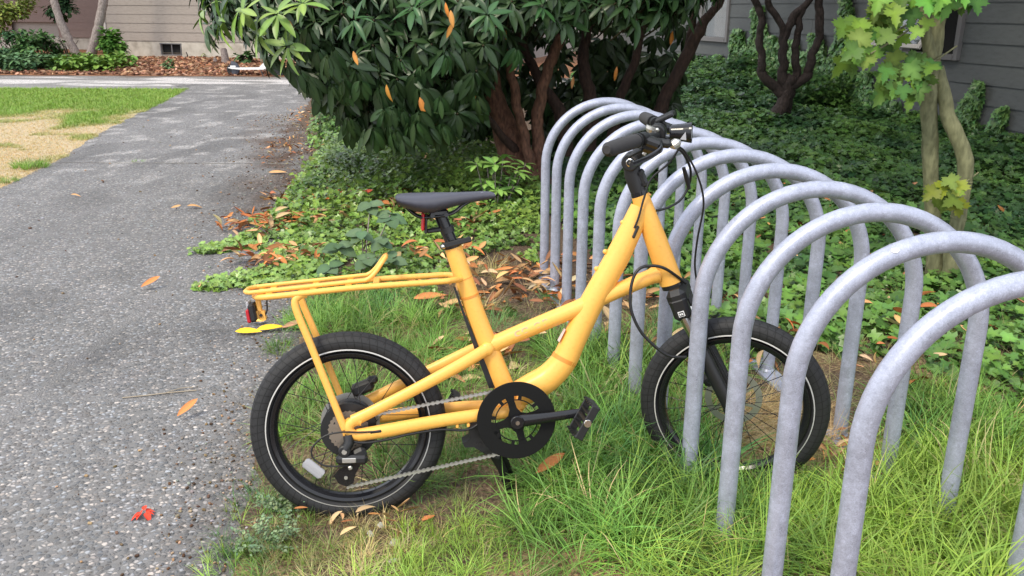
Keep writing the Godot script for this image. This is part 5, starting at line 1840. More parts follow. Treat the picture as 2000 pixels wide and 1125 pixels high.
func far_garden() -> void:
	# two leaning grey trunks
	for q in [[[Vector3(-10.013, 0.211, -20.900), Vector3(-10.114, 0.483, -20.900), Vector3(-10.246, 0.854, -20.900), Vector3(-10.356, 1.353, -20.900), Vector3(-10.388, 1.899, -20.900), Vector3(-10.394, 3.175, -20.900)], [0.10, 0.095, 0.09, 0.085, 0.08, 0.06], "slender grey tree leaning left in the mulch before the house"], [[Vector3(-9.637, 0.223, -20.700), Vector3(-9.489, 0.527, -20.700), Vector3(-9.343, 0.917, -20.700), Vector3(-9.190, 1.357, -20.700), Vector3(-9.060, 1.899, -20.700), Vector3(-8.665, 3.164, -20.700)], [0.115, 0.105, 0.10, 0.095, 0.09, 0.06], "thicker grey tree leaning right by the house corner"]]:
		var base: Vector3 = q[0][0]
		var o := thing("tree", q[2], "tree", Transform3D(Basis(), base))
		var pts := []
		for p in q[0]:
			pts.append(p - base)
		put("trunk", limb(pts, q[1], 12, 0.02).mesh(), M.bark_grey, o)
		var list := []
		for k in 700:
			var d := Vector3(R(-1, 1), R(-1, 1), R(-1, 1))
			if d.length() > 1.0: continue
			list.append([leaf_at(pts[5] + Vector3(0, 1.4, 0) + d * Vector3(1.7, 1.0, 1.6), Vector3(R(-1, 1), R(-0.8, 0.2), R(-1, 1)), Vector3.UP, R(0.10, 0.16)), vary(Color(0.08, 0.15, 0.04), 0.3)])
		hang_leaves(o, list, [oval_mesh()], M.leaf_soft, 0, "leaf", "crown")
	bush("shrub", "yellow-green feathery shrub with bare lower stems left of the trees", "shrub", Vector3(-12.331, 0.038, -22.600), Vector3(0.75, 0.55, 0.6), 1500, 0.09, Color(0.17, 0.22, 0.05), 9, "", 1.0)
	bush("shrub", "rounded mid green shrub low beside the left leaning tree", "shrub", Vector3(-10.575, 0.112, -20.200), Vector3(0.62, 0.38, 0.5), 1300, 0.10, Color(0.06, 0.13, 0.04), 8)
	bush("shrub", "dark bluish green shrub against the left edge of the house garden", "shrub", Vector3(-11.309, 0.147, -20.300), Vector3(0.55, 0.33, 0.5), 900, 0.10, Color(0.05, 0.11, 0.05), 8)
	bush("shrub", "upright bright green shrub at the house corner", "shrub", Vector3(-9.027, 0.124, -20.500), Vector3(0.30, 0.40, 0.3), 900, 0.12, Color(0.08, 0.19, 0.03), 6)
	bush("shrub", "dark leafy branch clump hanging behind the leaning trunk", "shrub", Vector3(-11.188, 0.027, -22.900), Vector3(0.38, 0.40, 0.3), 600, 0.13, Color(0.035, 0.08, 0.035), 5, "", 2.3)
	bush("plant", "small blue-green sprig growing in the mulch below the vent", "plant", Vector3(-7.182, 0.016, -18.900), Vector3(0.11, 0.14, 0.1), 120, 0.07, Color(0.11, 0.19, 0.08), 4)
	bush("plant", "small leafy plant growing beside the wooden stump", "plant", Vector3(-5.915, 0.166, -20.000), Vector3(0.2, 0.12, 0.12), 90, 0.13, Color(0.07, 0.15, 0.05), 4)
	bush("plant", "tiny yellow-green seedling at the foot of the foundation", "plant", Vector3(-7.175, 0.167, -21.100), Vector3(0.06, 0.07, 0.05), 30, 0.06, Color(0.2, 0.26, 0.08), 2)
	# low ground cover in front of the shrubs
	var xf := []
	var cols := []
	for k in 3800:
		var x := R(-11.2, -8.05)
		var z := R(-19.7, -18.5)
		if x > -8.5 and R(0, 1) < (x + 8.5) * 2.0: continue
		if wob.get_noise_2d(x * 22.0, z * 22.0) < -0.28: continue
		var g := smoothstep(-9.8, -9.2, x)
		xf.append(leaf_at(Vector3(x, mulch_height(z, x) + R(0.02, 0.26), z), Vector3(R(-1, 1), R(-0.6, 0.4), R(-1, 1)), Vector3.UP, R(0.08, 0.15)))
		cols.append(vary(Color(0.07, 0.14, 0.06).lerp(Color(0.14, 0.25, 0.05), g), 0.3))
	var gc := many("ground_cover", oval_mesh(), M.leaf_soft, xf, cols)
	tag(gc, "low bright leafy ground cover along the path edge before the house", "ground cover", "", "stuff")
	# bark chips
	var cb := MB.new()
	cb.box(Vector3.ZERO, Vector3(1, 0.25, 0.4))
	xf = []
	cols = []
	for k in 6500:
		var x := R(-11.5, -2.5)
		var z := R(-21.3, -18.15)
		xf.append(Transform3D(basis_y(Vector3(R(-0.5, 0.5), 1, R(-0.5, 0.5)), R(0, TAU)).scaled(Vector3.ONE * R(0.05, 0.13)), Vector3(x, mulch_height(z, x) + R(0.0, 0.03), z)))
		cols.append(vary([Color(0.30, 0.15, 0.09), Color(0.20, 0.10, 0.06), Color(0.45, 0.28, 0.18), Color(0.12, 0.06, 0.04)][k % 4], 0.3))
	tag(many("mulch_chips", cb.mesh(), M.chip, xf, cols), "reddish brown bark chips spread over the bed by the house", "mulch", "", "stuff")
	# stump
	var st := thing("stump", "short weathered wooden stump against the house foundation", "stump", Transform3D(Basis(), Vector3(-6.410, 0.130, -20.200)))
	var b := MB.new()
	b.tube([Vector3(0, -0.03, 0), Vector3(0.01, 0.08, 0), Vector3(0.0, 0.2, 0), Vector3(-0.01, 0.30, 0), Vector3(-0.01, 0.33, 0)], [0.12, 0.085, 0.075, 0.07, 0.045], 11)
	b.tube([Vector3(-0.20, -0.02, 0.05), Vector3(-0.20, 0.08, 0.05), Vector3(-0.22, 0.13, 0.05)], [0.05, 0.045, 0.02], 8)
	put("wood", b.mesh(), M.bark_grey, st)
	var stake := thing("stake", "thin dark stake standing against the foundation beside the vent", "stake", Transform3D(Basis(), Vector3(-7.585, 0.162, -21.150)))
	b = MB.new()
	b.tube([Vector3(0, -0.05, 0), Vector3(0.01, 0.10, 0), Vector3(-0.015, 0.17, 0)], [0.012, 0.014, 0.009], 6)
	put("rod", b.mesh(), M.bark_dark, stake)


func scooter() -> void:
	var at := Vector3(-5.643, 0.000, -18.198)
	var o := thing("kick_scooter", "white and dark grey electric kick scooter parked on the path edge by the mulch", "scooter", Transform3D(Basis(Vector3.UP, -0.06), at + Vector3(0, 0.012, 0)))
	var zz := Vector3(0, 0, 1)
	for x in [0.0, 0.92]:
		var w := part("wheel", o, Transform3D(Basis(), Vector3(x, 0.115, 0)))
		var b := MB.new()
		var pts := []
		for k in 28:
			var a := TAU * k / 28.0
			pts.append(Vector3(cos(a), sin(a), 0) * 0.088)
		b.tube(pts, 0.027, 12, true)
		put("tyre", b.mesh(), M.rubber, w)
		b = MB.new()
		b.cyl(zz * -0.025, zz * 0.025, 0.066, 24, 0.006)
		put("rim", b.mesh(), M.black, w)
	var b := MB.new()
	b.lathe([Vector2(0.001, 0.048), Vector2(0.10, 0.048), Vector2(0.145, 0.036), Vector2(0.150, 0.0), Vector2(0.145, -0.036), Vector2(0.10, -0.048), Vector2(0.001, -0.048)].map(func(q): return Vector2(q.x, -q.y)), Vector3(0.0, 0.135, 0), zz, 24, 1.55, 1.55 + PI * 1.02)
	b.lathe([Vector2(0.12, -0.034), Vector2(0.135, -0.03), Vector2(0.138, 0.0), Vector2(0.135, 0.03), Vector2(0.12, 0.034)], Vector3(0.92, 0.118, 0), zz, 20, 0.2, PI * 0.95)
	put("fender", b.mesh(), mat(Color(0.05, 0.055, 0.075), 0.4), o)
	b = MB.new()
	b.prism(PackedVector2Array([Vector2(-0.06, 0.155), Vector2(0.02, 0.135), Vector2(0.20, 0.122), Vector2(0.66, 0.128), Vector2(0.70, 0.150), Vector2(0.66, 0.168), Vector2(0.20, 0.160), Vector2(-0.06, 0.168)]), -0.075, 0.075)
	b.tube([Vector3(0.62, 0.15, 0), Vector3(0.76, 0.17, 0), Vector3(0.84, 0.30, 0), Vector3(0.80, 0.42, 0)], [0.045, 0.055, 0.05, 0.035], 12)
	b.prism(PackedVector2Array([Vector2(0.56, 0.165), Vector2(0.80, 0.165), Vector2(0.86, 0.34), Vector2(0.80, 0.42), Vector2(0.68, 0.42), Vector2(0.70, 0.30)]), -0.04, 0.04)
	put("deck", b.mesh(), M.white, o)
	b = MB.new()
	b.tube([Vector3(0.82, 0.36, 0), Vector3(0.72, 1.02, 0)], 0.026, 12)
	put("steering_column", b.mesh(), M.white, o)
	b = MB.new()
	b.tube([Vector3(0.70, 1.04, -0.25), Vector3(0.72, 1.03, -0.1), Vector3(0.72, 1.03, 0.1), Vector3(0.70, 1.04, 0.25)], 0.016, 10)
	b.box(Vector3(0.73, 1.06, 0), Vector3(0.08, 0.05, 0.06), Basis(), 0.01)
	put("handlebar", b.mesh(), M.black, o)
	b = MB.new()
	b.box(Vector3(0.035, 0.185, 0.049), Vector3(0.11, 0.03, 0.004), Basis(), 0.001)
	put("label_plate", b.mesh(), M.white, o)
	b = MB.new()
	b.tube([Vector3(0.60, 0.13, 0.06), Vector3(0.66, 0.0, 0.11)], 0.010, 8)
	put("kickstand", b.mesh(), M.black, o)


# ---------------------------------------------------------------- ivy
func ivy() -> void:
	var a := []
	var ac := []
	# left bed, in front of the rhododendron
	var core := flat([Vector3(-1.520, 0.000, -5.800), Vector3(-1.601, 0.000, -7.580), Vector3(-2.042, 0.000, -9.776), Vector3(-1.228, 0.000, -8.759), Vector3(-0.252, 0.000, -8.465), Vector3(0.193, 0.000, -6.679), Vector3(0.199, 0.000, -5.146), Vector3(0.133, 0.000, -4.402), Vector3(-0.044, 0.000, -4.797), Vector3(-0.195, 0.000, -4.587), Vector3(-0.335, 0.000, -3.899), Vector3(-0.536, 0.000, -3.972), Vector3(-0.883, -0.000, -4.005), Vector3(-1.129, 0.000, -4.205), Vector3(-1.154, 0.000, -4.778), Vector3(-1.475, 0.000, -5.115)])
	var fringe := flat([Vector3(-1.770, 0.000, -4.854), Vector3(-1.620, 0.000, -5.088), Vector3(-1.599, 0.000, -6.122), Vector3(-1.745, 0.000, -7.839), Vector3(-1.337, 0.000, -7.587), Vector3(-1.077, 0.000, -5.123), Vector3(-0.770, 0.000, -4.210), Vector3(-1.353, 0.000, -4.270), Vector3(-1.489, 0.000, -4.132), Vector3(-1.537, 0.000, -4.198), Vector3(-1.397, 0.000, -4.423), Vector3(-1.230, 0.000, -4.620)])
	var patch := func(poly: PackedVector2Array, count: int, bright: float, cover: float, lo: float, hi: float, smin: float, smax: float) -> void:
		var box := Rect2(poly[0], Vector2.ZERO)
		for q in poly:
			box = box.expand(q)
		for k in count:
			var p := Vector2(R(box.position.x, box.end.x), R(box.position.y, box.end.y))
			if not inside(p, poly): continue
			var nz := wob.get_noise_2d(p.x * 55.0, p.y * 55.0)
			if nz < cover: continue
			var y: float = R(lo, hi) * (0.6 + 0.8 * clampf(nz + 0.4, 0.0, 1.0)) * (1.0 + 1.5 * smoothstep(4.9, 6.6, -p.y))
			a.append(leaf_at(Vector3(p.x, y, p.y), Vector3(R(-1, 1), R(-0.55, 0.25), R(-0.6, 1.0)), Vector3(R(-0.5, 0.5), 1, R(0.0, 0.7)), R(smin, smax)))
			var light := clampf(bright + 0.5 * wob.get_noise_2d(p.x * 30.0 + 200.0, p.y * 30.0) + R(-0.15, 0.2), 0.0, 1.0)
			ac.append(vary(Color(0.035, 0.085, 0.026).lerp(Color(0.21, 0.33, 0.06), light), 0.25))
	patch.call(core, 46000, 0.56, -0.24, 0.012, 0.09, 0.020, 0.048)
	patch.call(fringe, 20000, 0.9, -0.04, 0.012, 0.05, 0.022, 0.044)  # paler than the core: sunlight by the path put into leaf colour
	# trailing runners over the path
	for q in [[Vector3(-1.269, 0.000, -4.776), Vector3(-1.477, 0.000, -4.904), Vector3(-1.610, -0.000, -4.857), Vector3(-1.741, 0.000, -4.768)], [Vector3(-1.183, 0.000, -4.427), Vector3(-1.318, 0.000, -4.333), Vector3(-1.409, 0.000, -4.200), Vector3(-1.491, -0.000, -4.099)], [Vector3(-1.400, 0.000, -5.880), Vector3(-1.552, 0.000, -5.723), Vector3(-1.628, 0.000, -5.504)], [Vector3(-0.998, 0.000, -4.574), Vector3(-1.129, 0.000, -4.205), Vector3(-1.263, 0.000, -4.136)]]:
		var line := spline(q, 10)
		for p in line:
			for k in 16:
				a.append(leaf_at(p + Vector3(R(-0.07, 0.07), R(0.015, 0.05), R(-0.035, 0.035)), Vector3(R(-1, 1), R(-0.4, 0.3), R(-0.5, 1.0)), Vector3(0, 1, 0.4), R(0.022, 0.042)))
				ac.append(vary(Color(0.16, 0.26, 0.05), 0.3))
	# mound with the post behind the shrub
	var post := thing("post", "grey square timber post half hidden by ivy at the path edge", "post", Transform3D(Basis(), Vector3(-1.960, 0.000, -9.156)))
	var pb := MB.new()
	pb.box(Vector3(0, 0.28, 0), Vector3(0.07, 0.58, 0.07), Basis(), 0.006)
	put("timber", pb.mesh(), M.bark_grey, post)
	for k in 4200:
		var c := Vector3(-1.744, 0.000, -9.019)
		var d := Vector3(R(-1, 1), R(0, 1), R(-1, 1))
		if d.length() > 1.0: continue
		a.append(leaf_at(c + d * Vector3(0.34, 0.55, 0.5), d * 0.6 + Vector3(R(-0.6, 0.6), R(-0.8, 0.1), R(0, 0.9)), d + Vector3(0, 0.5, 0.3), R(0.03, 0.055)))
		ac.append(vary(Color(0.05, 0.12, 0.03).lerp(Color(0.16, 0.28, 0.05), clampf(1.0 - d.y + R(-0.2, 0.2), 0, 1) * clampf(-d.x + 0.4, 0, 1)), 0.3))
	# right bed, from the rack to the grey house
	for k in 135000:
		var z := -lerpf(1.9, 15.8, pow(R(0, 1), 1.25))
		var left := lerpf(0.75, 0.1, clampf((-z - 3.0) / 3.5, 0.0, 1.0)) if -z < 6.5 else lerpf(0.3, 1.0, clampf((-z - 7.0) / 6.0, 0.0, 1.0))
		if -z < 3.2: left = 1.55 + (3.2 + z) * 0.2
		var right := 7.146 + 0.2587 * z
		var x := R(left, minf(right, 6.0))
		if x / -z > 0.72: continue
		var nz := wob.get_noise_2d(x * 34.0, z * 34.0)
		if nz < -0.30 and -z < 7.0: continue
		if -z < 3.6 and R(0, 1) < (3.6 + z) * 0.8: continue
		var far := clampf((-z - 4.0) / 8.0, 0.0, 1.0)
		var bump := 0.05 * far + (0.45 * smoothstep(1.6, 0.2, right - x) if -z > 11.0 else 0.0) * R(0.2, 1.0)
		bump += maxf(0.0, wob.get_noise_2d(x * 14.0 + 30.0, z * 14.0)) * 0.35 * far
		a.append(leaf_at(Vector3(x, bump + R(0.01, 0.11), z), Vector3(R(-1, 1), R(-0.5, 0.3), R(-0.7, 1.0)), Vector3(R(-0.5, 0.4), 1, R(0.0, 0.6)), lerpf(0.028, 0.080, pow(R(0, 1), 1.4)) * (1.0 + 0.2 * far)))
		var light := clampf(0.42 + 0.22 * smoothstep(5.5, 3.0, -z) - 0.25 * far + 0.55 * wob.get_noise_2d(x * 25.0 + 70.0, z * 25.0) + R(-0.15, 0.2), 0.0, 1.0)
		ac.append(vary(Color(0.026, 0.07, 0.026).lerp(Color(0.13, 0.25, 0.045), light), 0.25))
	for h in 2:
		var xf := []
		var cc := []
		for k in range(h, a.size(), 2):
			xf.append(a[k]); cc.append(ac[k])
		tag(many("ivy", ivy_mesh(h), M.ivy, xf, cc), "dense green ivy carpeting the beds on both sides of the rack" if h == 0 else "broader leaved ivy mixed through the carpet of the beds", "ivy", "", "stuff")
	# ivy that climbs the grey wall: strands
	var ex := Vector3(0.2587, 0, 1).normalized()
	var out := Vector3(-1, 0, 0.2587).normalized()
	var o0 := Vector3(4.947, 0, -8.5)
	var k2 := 0
	for q in [[-5.15, 0.26, 1.35], [-5.7, 0.3, 1.0], [-4.75, 0.2, 0.95], [-4.2, 0.3, 0.9], [-3.65, 0.25, 1.0], [-3.05, 0.16, 1.55], [-2.85, 0.10, 1.1], [-2.45, 0.16, 0.6], [-6.3, 0.25, 0.6], [-1.9, 0.2, 0.3], [-0.72, 0.12, 0.62], [-0.35, 0.07, 0.4], [-3.35, 0.2, 0.7], [-5.2, 0.45, 0.75], [-4.5, 0.45, 0.85], [-3.8, 0.45, 0.75], [-3.0, 0.4, 0.65], [-2.4, 0.3, 0.4]]:
		var xf := []
		var cc := []
		for k in int(1000 * q[2] * (0.5 + q[1] * 4.0)):
			var y: float = pow(R(0, 1), 1.1) * q[2]
			var w: float = q[1] * (1.7 - 1.25 * y / q[2])
			var x: float = q[0] + R(-1, 1) * w + 0.05 * sin(y * 9.0 + q[0] * 5.0)
			xf.append(leaf_at(o0 + ex * x + out * R(0.025, 0.10) + Vector3(0, y + 0.03, 0), ex * R(-0.8, 0.8) + Vector3(0, R(-1.1, 0.1), 0) + out * R(0.0, 0.6), out + Vector3(0, 0.4, 0), R(0.05, 0.085)))
			cc.append(vary(Color(0.10, 0.20, 0.065), 0.35))
		var o := many("climbing_ivy", ivy_mesh(k2 % 2), M.ivy, xf, cc)
		tag(o, "strands of green ivy climbing the grey siding", "ivy", "ivy strands on the grey wall", "stuff")
		k2 += 1


# ---------------------------------------------------------------- grass
func tuft_mesh(blades: int, spread: float, width: float, bend: float, sd: int) -> ArrayMesh:
	var g := RandomNumberGenerator.new()
	g.seed = sd
	var b := MB.new()
	for k in blades:
		var a := g.randf_range(0, TAU)
		var dir := Vector3(cos(a), 0, sin(a))
		var p := dir * g.randf_range(0, spread)
		var l := g.randf_range(0.55, 1.05)
		var lean := g.randf_range(0.05, 0.55)
		var bd := bend * g.randf_range(0.5, 1.5)
		var side := Vector3(-dir.z, 0, dir.x)
		var segs := 5
		var first := b.v.size()
		var ang := lean
		for i in segs + 1:
			var t := float(i) / segs
			var w := width * (1.0 - pow(t, 1.6)) + 0.0008
			var nn := (dir * -cos(ang) + Vector3.UP * sin(ang)).normalized()
			nn = (nn + Vector3.UP * 0.5).normalized()
			b.tint = Color(0.86, 0.83, 0.76).lerp(Color(0.69, 0.69, 0.69), t)
			b.vert(p - side * w, nn)
			b.vert(p + side * w, nn)
			ang = minf(lean + bd * t * 1.4, 2.3)
			p += (dir * sin(ang) + Vector3.UP * cos(ang)) * (l / segs)
		for i in segs:
			var q := first + i * 2
			b.quad(q, q + 1, q + 3, q + 2)
	return b.mesh()


func grass() -> void:
	var fine := [tuft_mesh(14, 0.10, 0.0066, 1.1, 1), tuft_mesh(14, 0.13, 0.0060, 1.4, 2), tuft_mesh(10, 0.16, 0.0105, 0.9, 3), tuft_mesh(12, 0.12, 0.0056, 1.8, 4)]
	var xf := [[], [], [], []]
	var cols := [[], [], [], []]
	var lush := Color(0.125, 0.255, 0.045)
	var blue := Color(0.085, 0.22, 0.055)
	var lime := Color(0.25, 0.39, 0.06)
	var straw := Color(0.46, 0.36, 0.19)
	# clumps: place, radius, tufts, blade length, colour
	for q in [
		[Vector3(-0.685, 0.000, -3.566), 0.14, 50, 0.21, lush], [Vector3(-0.864, 0.000, -3.735), 0.09, 22, 0.14, blue], [Vector3(-0.562, 0.000, -3.809), 0.12, 34, 0.17, blue], [Vector3(-0.263, 0.000, -3.241), 0.13, 36, 0.16, lush], [Vector3(-0.212, 0.000, -3.828), 0.12, 20, 0.14, straw], [Vector3(-0.107, 0.000, -4.398), 0.10, 16, 0.16, straw],
		[Vector3(-0.616, 0.000, -2.675), 0.16, 44, 0.17, lush], [Vector3(-0.400, 0.000, -2.603), 0.18, 50, 0.17, lush], [Vector3(-0.562, 0.000, -2.967), 0.15, 36, 0.17, lush], [Vector3(-0.730, 0.000, -2.876), 0.12, 24, 0.13, lush], [Vector3(-0.259, 0.000, -2.354), 0.14, 40, 0.15, lush], [Vector3(-0.160, 0.000, -2.500), 0.12, 30, 0.15, lush],
		[Vector3(0.372, 0.000, -3.096), 0.16, 56, 0.26, lush], [Vector3(0.270, 0.000, -2.803), 0.16, 50, 0.24, lush], [Vector3(0.397, 0.000, -2.611), 0.17, 60, 0.26, lush], [Vector3(0.126, 0.000, -3.328), 0.08, 16, 0.13, lush], [Vector3(0.165, 0.000, -2.503), 0.16, 50, 0.22, lush], [Vector3(0.253, 0.000, -2.314), 0.18, 64, 0.25, lush], [Vector3(0.417, 0.000, -2.345), 0.17, 60, 0.26, blue], [Vector3(0.194, 0.000, -2.227), 0.12, 40, 0.22, lush], [Vector3(-0.196, 0.000, -2.143), 0.08, 10, 0.08, blue], [Vector3(0.016, 0.000, -1.887), 0.13, 34, 0.10, lush], [Vector3(0.071, 0.000, -2.045), 0.10, 26, 0.11, lush], [Vector3(-0.127, 0.000, -1.918), 0.13, 34, 0.11, lime], [Vector3(-0.147, 0.000, -1.844), 0.13, 34, 0.12, lime], [Vector3(0.220, 0.000, -2.022), 0.17, 56, 0.21, lush], [Vector3(0.338, 0.000, -2.097), 0.17, 60, 0.25, lush], [Vector3(0.510, 0.000, -2.189), 0.13, 34, 0.22, lush], [Vector3(0.417, -0.000, -1.911), 0.16, 46, 0.19, lime], [Vector3(0.557, -0.000, -1.956), 0.13, 36, 0.2, lush],
		[Vector3(0.713, 0.000, -2.191), 0.13, 34, 0.20, lush], [Vector3(0.641, 0.000, -2.026), 0.13, 40, 0.22, lush], [Vector3(0.746, 0.000, -1.969), 0.15, 46, 0.24, lime], [Vector3(0.853, 0.000, -1.936), 0.13, 36, 0.22, lime], [Vector3(1.120, 0.000, -2.129), 0.19, 60, 0.27, lime], [Vector3(1.166, 0.000, -1.961), 0.2, 60, 0.26, lime], [Vector3(1.404, 0.000, -2.210), 0.17, 52, 0.28, lime], [Vector3(1.387, 0.000, -2.515), 0.15, 44, 0.26, lush], [Vector3(1.429, 0.000, -2.775), 0.12, 28, 0.22, lush], [Vector3(1.606, 0.000, -2.623), 0.18, 44, 0.24, lush], [Vector3(0.932, 0.000, -1.873), 0.15, 46, 0.22, lime], [Vector3(1.265, 0.000, -1.875), 0.16, 44, 0.24, lime], [Vector3(1.252, 0.000, -2.583), 0.09, 18, 0.18, blue],
		[Vector3(0.612, 0.000, -2.913), 0.16, 44, 0.24, lush], [Vector3(0.501, 0.000, -2.576), 0.12, 34, 0.20, lush], [Vector3(0.789, 0.000, -3.176), 0.13, 30, 0.20, lush], [Vector3(0.643, 0.000, -3.571), 0.10, 20, 0.16, blue], [Vector3(0.634, 0.000, -2.425), 0.10, 18, 0.12, lush], [Vector3(0.240, 0.000, -3.907), 0.08, 10, 0.12, blue], [Vector3(-0.380, 0.000, -3.622), 0.13, 34, 0.19, lush], [Vector3(-0.408, 0.000, -3.266), 0.12, 30, 0.17, lush], [Vector3(-0.165, 0.000, -3.324), 0.11, 24, 0.14, lush], [Vector3(-0.078, 0.000, -3.626), 0.11, 20, 0.13, blue], [Vector3(-0.205, 0.000, -2.971), 0.12, 30, 0.15, lush], [Vector3(0.021, 0.000, -3.068), 0.10, 18, 0.12, lime], [Vector3(-0.068, 0.000, -2.719), 0.10, 20, 0.12, lush], [Vector3(0.247, 0.000, -3.274), 0.12, 30, 0.2, lush], [Vector3(-0.813, 0.000, -3.892), 0.10, 24, 0.17, lush],
		[Vector3(-0.391, -0.000, -1.949), 0.16, 12, 0.08, straw], [Vector3(-0.253, 0.000, -1.885), 0.14, 14, 0.10, lime], [Vector3(-0.478, -0.000, -1.862), 0.12, 16, 0.10, lime], [Vector3(-0.570, 0.000, -1.925), 0.10, 12, 0.10, blue], [Vector3(-0.686, 0.000, -2.165), 0.07, 10, 0.09, blue], [Vector3(-0.220, 0.000, -2.092), 0.10, 8, 0.09, lime], [Vector3(-0.320, -0.000, -1.823), 0.12, 12, 0.12, lime], [Vector3(-0.603, 0.000, -2.306), 0.08, 10, 0.1, lush], [Vector3(-0.746, 0.000, -2.305), 0.05, 7, 0.07, lush], [Vector3(-0.728, 0.000, -2.113), 0.06, 7, 0.07, lime], [Vector3(-0.706, 0.000, -1.969), 0.06, 7, 0.08, blue], [Vector3(-0.693, 0.000, -1.860), 0.06, 7, 0.08, lime], [Vector3(-0.592, 0.000, -2.016), 0.09, 12, 0.07, straw], [Vector3(-0.479, 0.000, -1.993), 0.10, 10, 0.07, straw], [Vector3(-0.571, 0.000, -2.102), 0.07, 14, 0.07, lush], [Vector3(-0.636, -0.000, -1.882), 0.08, 18, 0.08, lush], [Vector3(-0.388, 0.000, -1.852), 0.10, 20, 0.10, straw], [Vector3(-0.314, 0.000, -1.960), 0.12, 20, 0.09, straw], [Vector3(-0.492, 0.000, -1.926), 0.12, 20, 0.07, straw], [Vector3(-0.809, 0.000, -2.563), 0.04, 8, 0.06, blue], [Vector3(-0.941, 0.000, -3.314), 0.05, 12, 0.10, lush], [Vector3(-0.939, 0.000, -3.614), 0.06, 18, 0.13, lush],
	]:
		for k in int(q[2] * 1.5):
			var a := R(0, TAU)
			var r: float = q[1] * sqrt(R(0, 1)) * 1.15
			var p: Vector3 = q[0] + Vector3(cos(a) * r, 0.01, sin(a) * r)
			var v := rng.randi_range(0, 3)
			var up := Vector3(cos(a) * r / q[1] * 0.45 + R(-0.2, 0.2), 1, sin(a) * r / q[1] * 0.45 + R(-0.2, 0.2))
			var l: float = q[3] * R(0.7, 1.2)
			xf[v].append(Transform3D(basis_y(up, R(0, TAU)).scaled(Vector3.ONE * l), p))
			var c: Color = q[4]
			if R(0, 1) < 0.06: c = c.lerp(straw, 0.8)
			c = c * clampf(0.95 + 0.9 * wob.get_noise_2d(p.x * 60.0, p.z * 60.0), 0.6, 1.25)
			if R(0, 1) < 0.2: c = c.lerp(lime, 0.5)
			cols[v].append(vary(c, 0.25))
	# thin growth between the clumps
	for k in 3400:
		var p := Vector3(R(-0.7, 2.3), 0.008, R(-3.9, -1.5))
		if p.x < path_right(p.z) + 0.04 or R(0, 1) > 0.55 + 0.8 * wob.get_noise_2d(p.x * 40.0, p.z * 40.0): continue
		var v := k % 4
		xf[v].append(Transform3D(basis_y(Vector3(R(-0.4, 0.4), 1, R(-0.4, 0.4)), R(0, TAU)).scaled(Vector3.ONE * R(0.05, 0.12)), p))
		cols[v].append(vary(lush.lerp(straw, R(0, 0.9)), 0.25))
	var names := ["long fine green grass arching round the bicycle and hoops", "loosely drooping fine grass blades among the clumps", "upright broader grass blades in the clumps by the rack", "strongly curled fine grass blades in the clumps"]
	for v in 4:
		tag(many("grass", fine[v], M.blade, xf[v], cols[v]), names[v], "grass", "", "stuff")
	# dead straw lying on the bare ground
	var sm := tuft_mesh(10, 0.3, 0.006, 0.4, 9)
	var sx := []
	var sc := []
	for k in 1000:
		var p := Vector3(R(-0.75, 2.2), 0.03, R(-4.3, -1.5))
		if p.x < path_right(p.z) - 0.02: continue
		if wob.get_noise_2d(p.x * 30.0, p.z * 30.0) < -0.12: continue
		sx.append(Transform3D(basis_y(Vector3(R(-1, 1), 0.25, R(-1, 1)), R(0, TAU)).scaled(Vector3.ONE * R(0.06, 0.13)), p + Vector3(0, R(0, 0.02), 0)))
		sc.append(vary(straw * 0.75, 0.3))
	var wp := Vector3(0.760, 0.000, -2.615)
	for k in 480:
		var p := wp + Vector3(R(-0.3, 0.25), R(0.015, 0.05), R(-0.2, 0.16))
		sx.append(Transform3D(basis_y(Vector3(R(-1, 1), 0.15, R(-0.4, 0.4)), R(0, TAU)).scaled(Vector3.ONE * R(0.08, 0.16)), p))
		sc.append(vary(Color(0.55, 0.43, 0.25), 0.25))
	tag(many("straw", sm, M.blade, sx, sc), "dry yellow straw lying on the bare ground between the clumps", "straw", "", "stuff")
	# lawn blades
	var short := [tuft_mesh(9, 0.5, 0.035, 0.7, 11), tuft_mesh(9, 0.6, 0.03, 1.1, 12)]
	var lx := [[], []]
	var lc := [[], []]
	for k in 34000:
		var z := -lerpf(4.5, 15.1, R(0, 1))
		var right := path_left(z)
		var x := R(maxf(-0.63 * -z - 0.2, -12.0), right + 0.03)
		if x > right + 0.03: continue
		var g := lawn_green(x, z)
		if g < 0.3 and k % 2: continue
		var v := k % 2
		lx[v].append(Transform3D(basis_y(Vector3(R(-0.5, 0.5), 1, R(-0.5, 0.5)), R(0, TAU)).scaled(Vector3.ONE * lerpf(R(0.018, 0.03), R(0.04, 0.075), g)), Vector3(x, 0.004, z)))
		lc[v].append(vary(Color(0.56, 0.43, 0.25).lerp(Color(0.19, 0.32, 0.045), clampf(g + R(-0.2, 0.2), 0, 1)), 0.22))
	for v in 2:
		tag(many("lawn_grass", short[v], M.blade, lx[v], lc[v]), ["short mown lawn blades, green behind and straw coloured in front", "softer curled blades mixed into the patchy lawn"][v], "grass", "", "stuff")
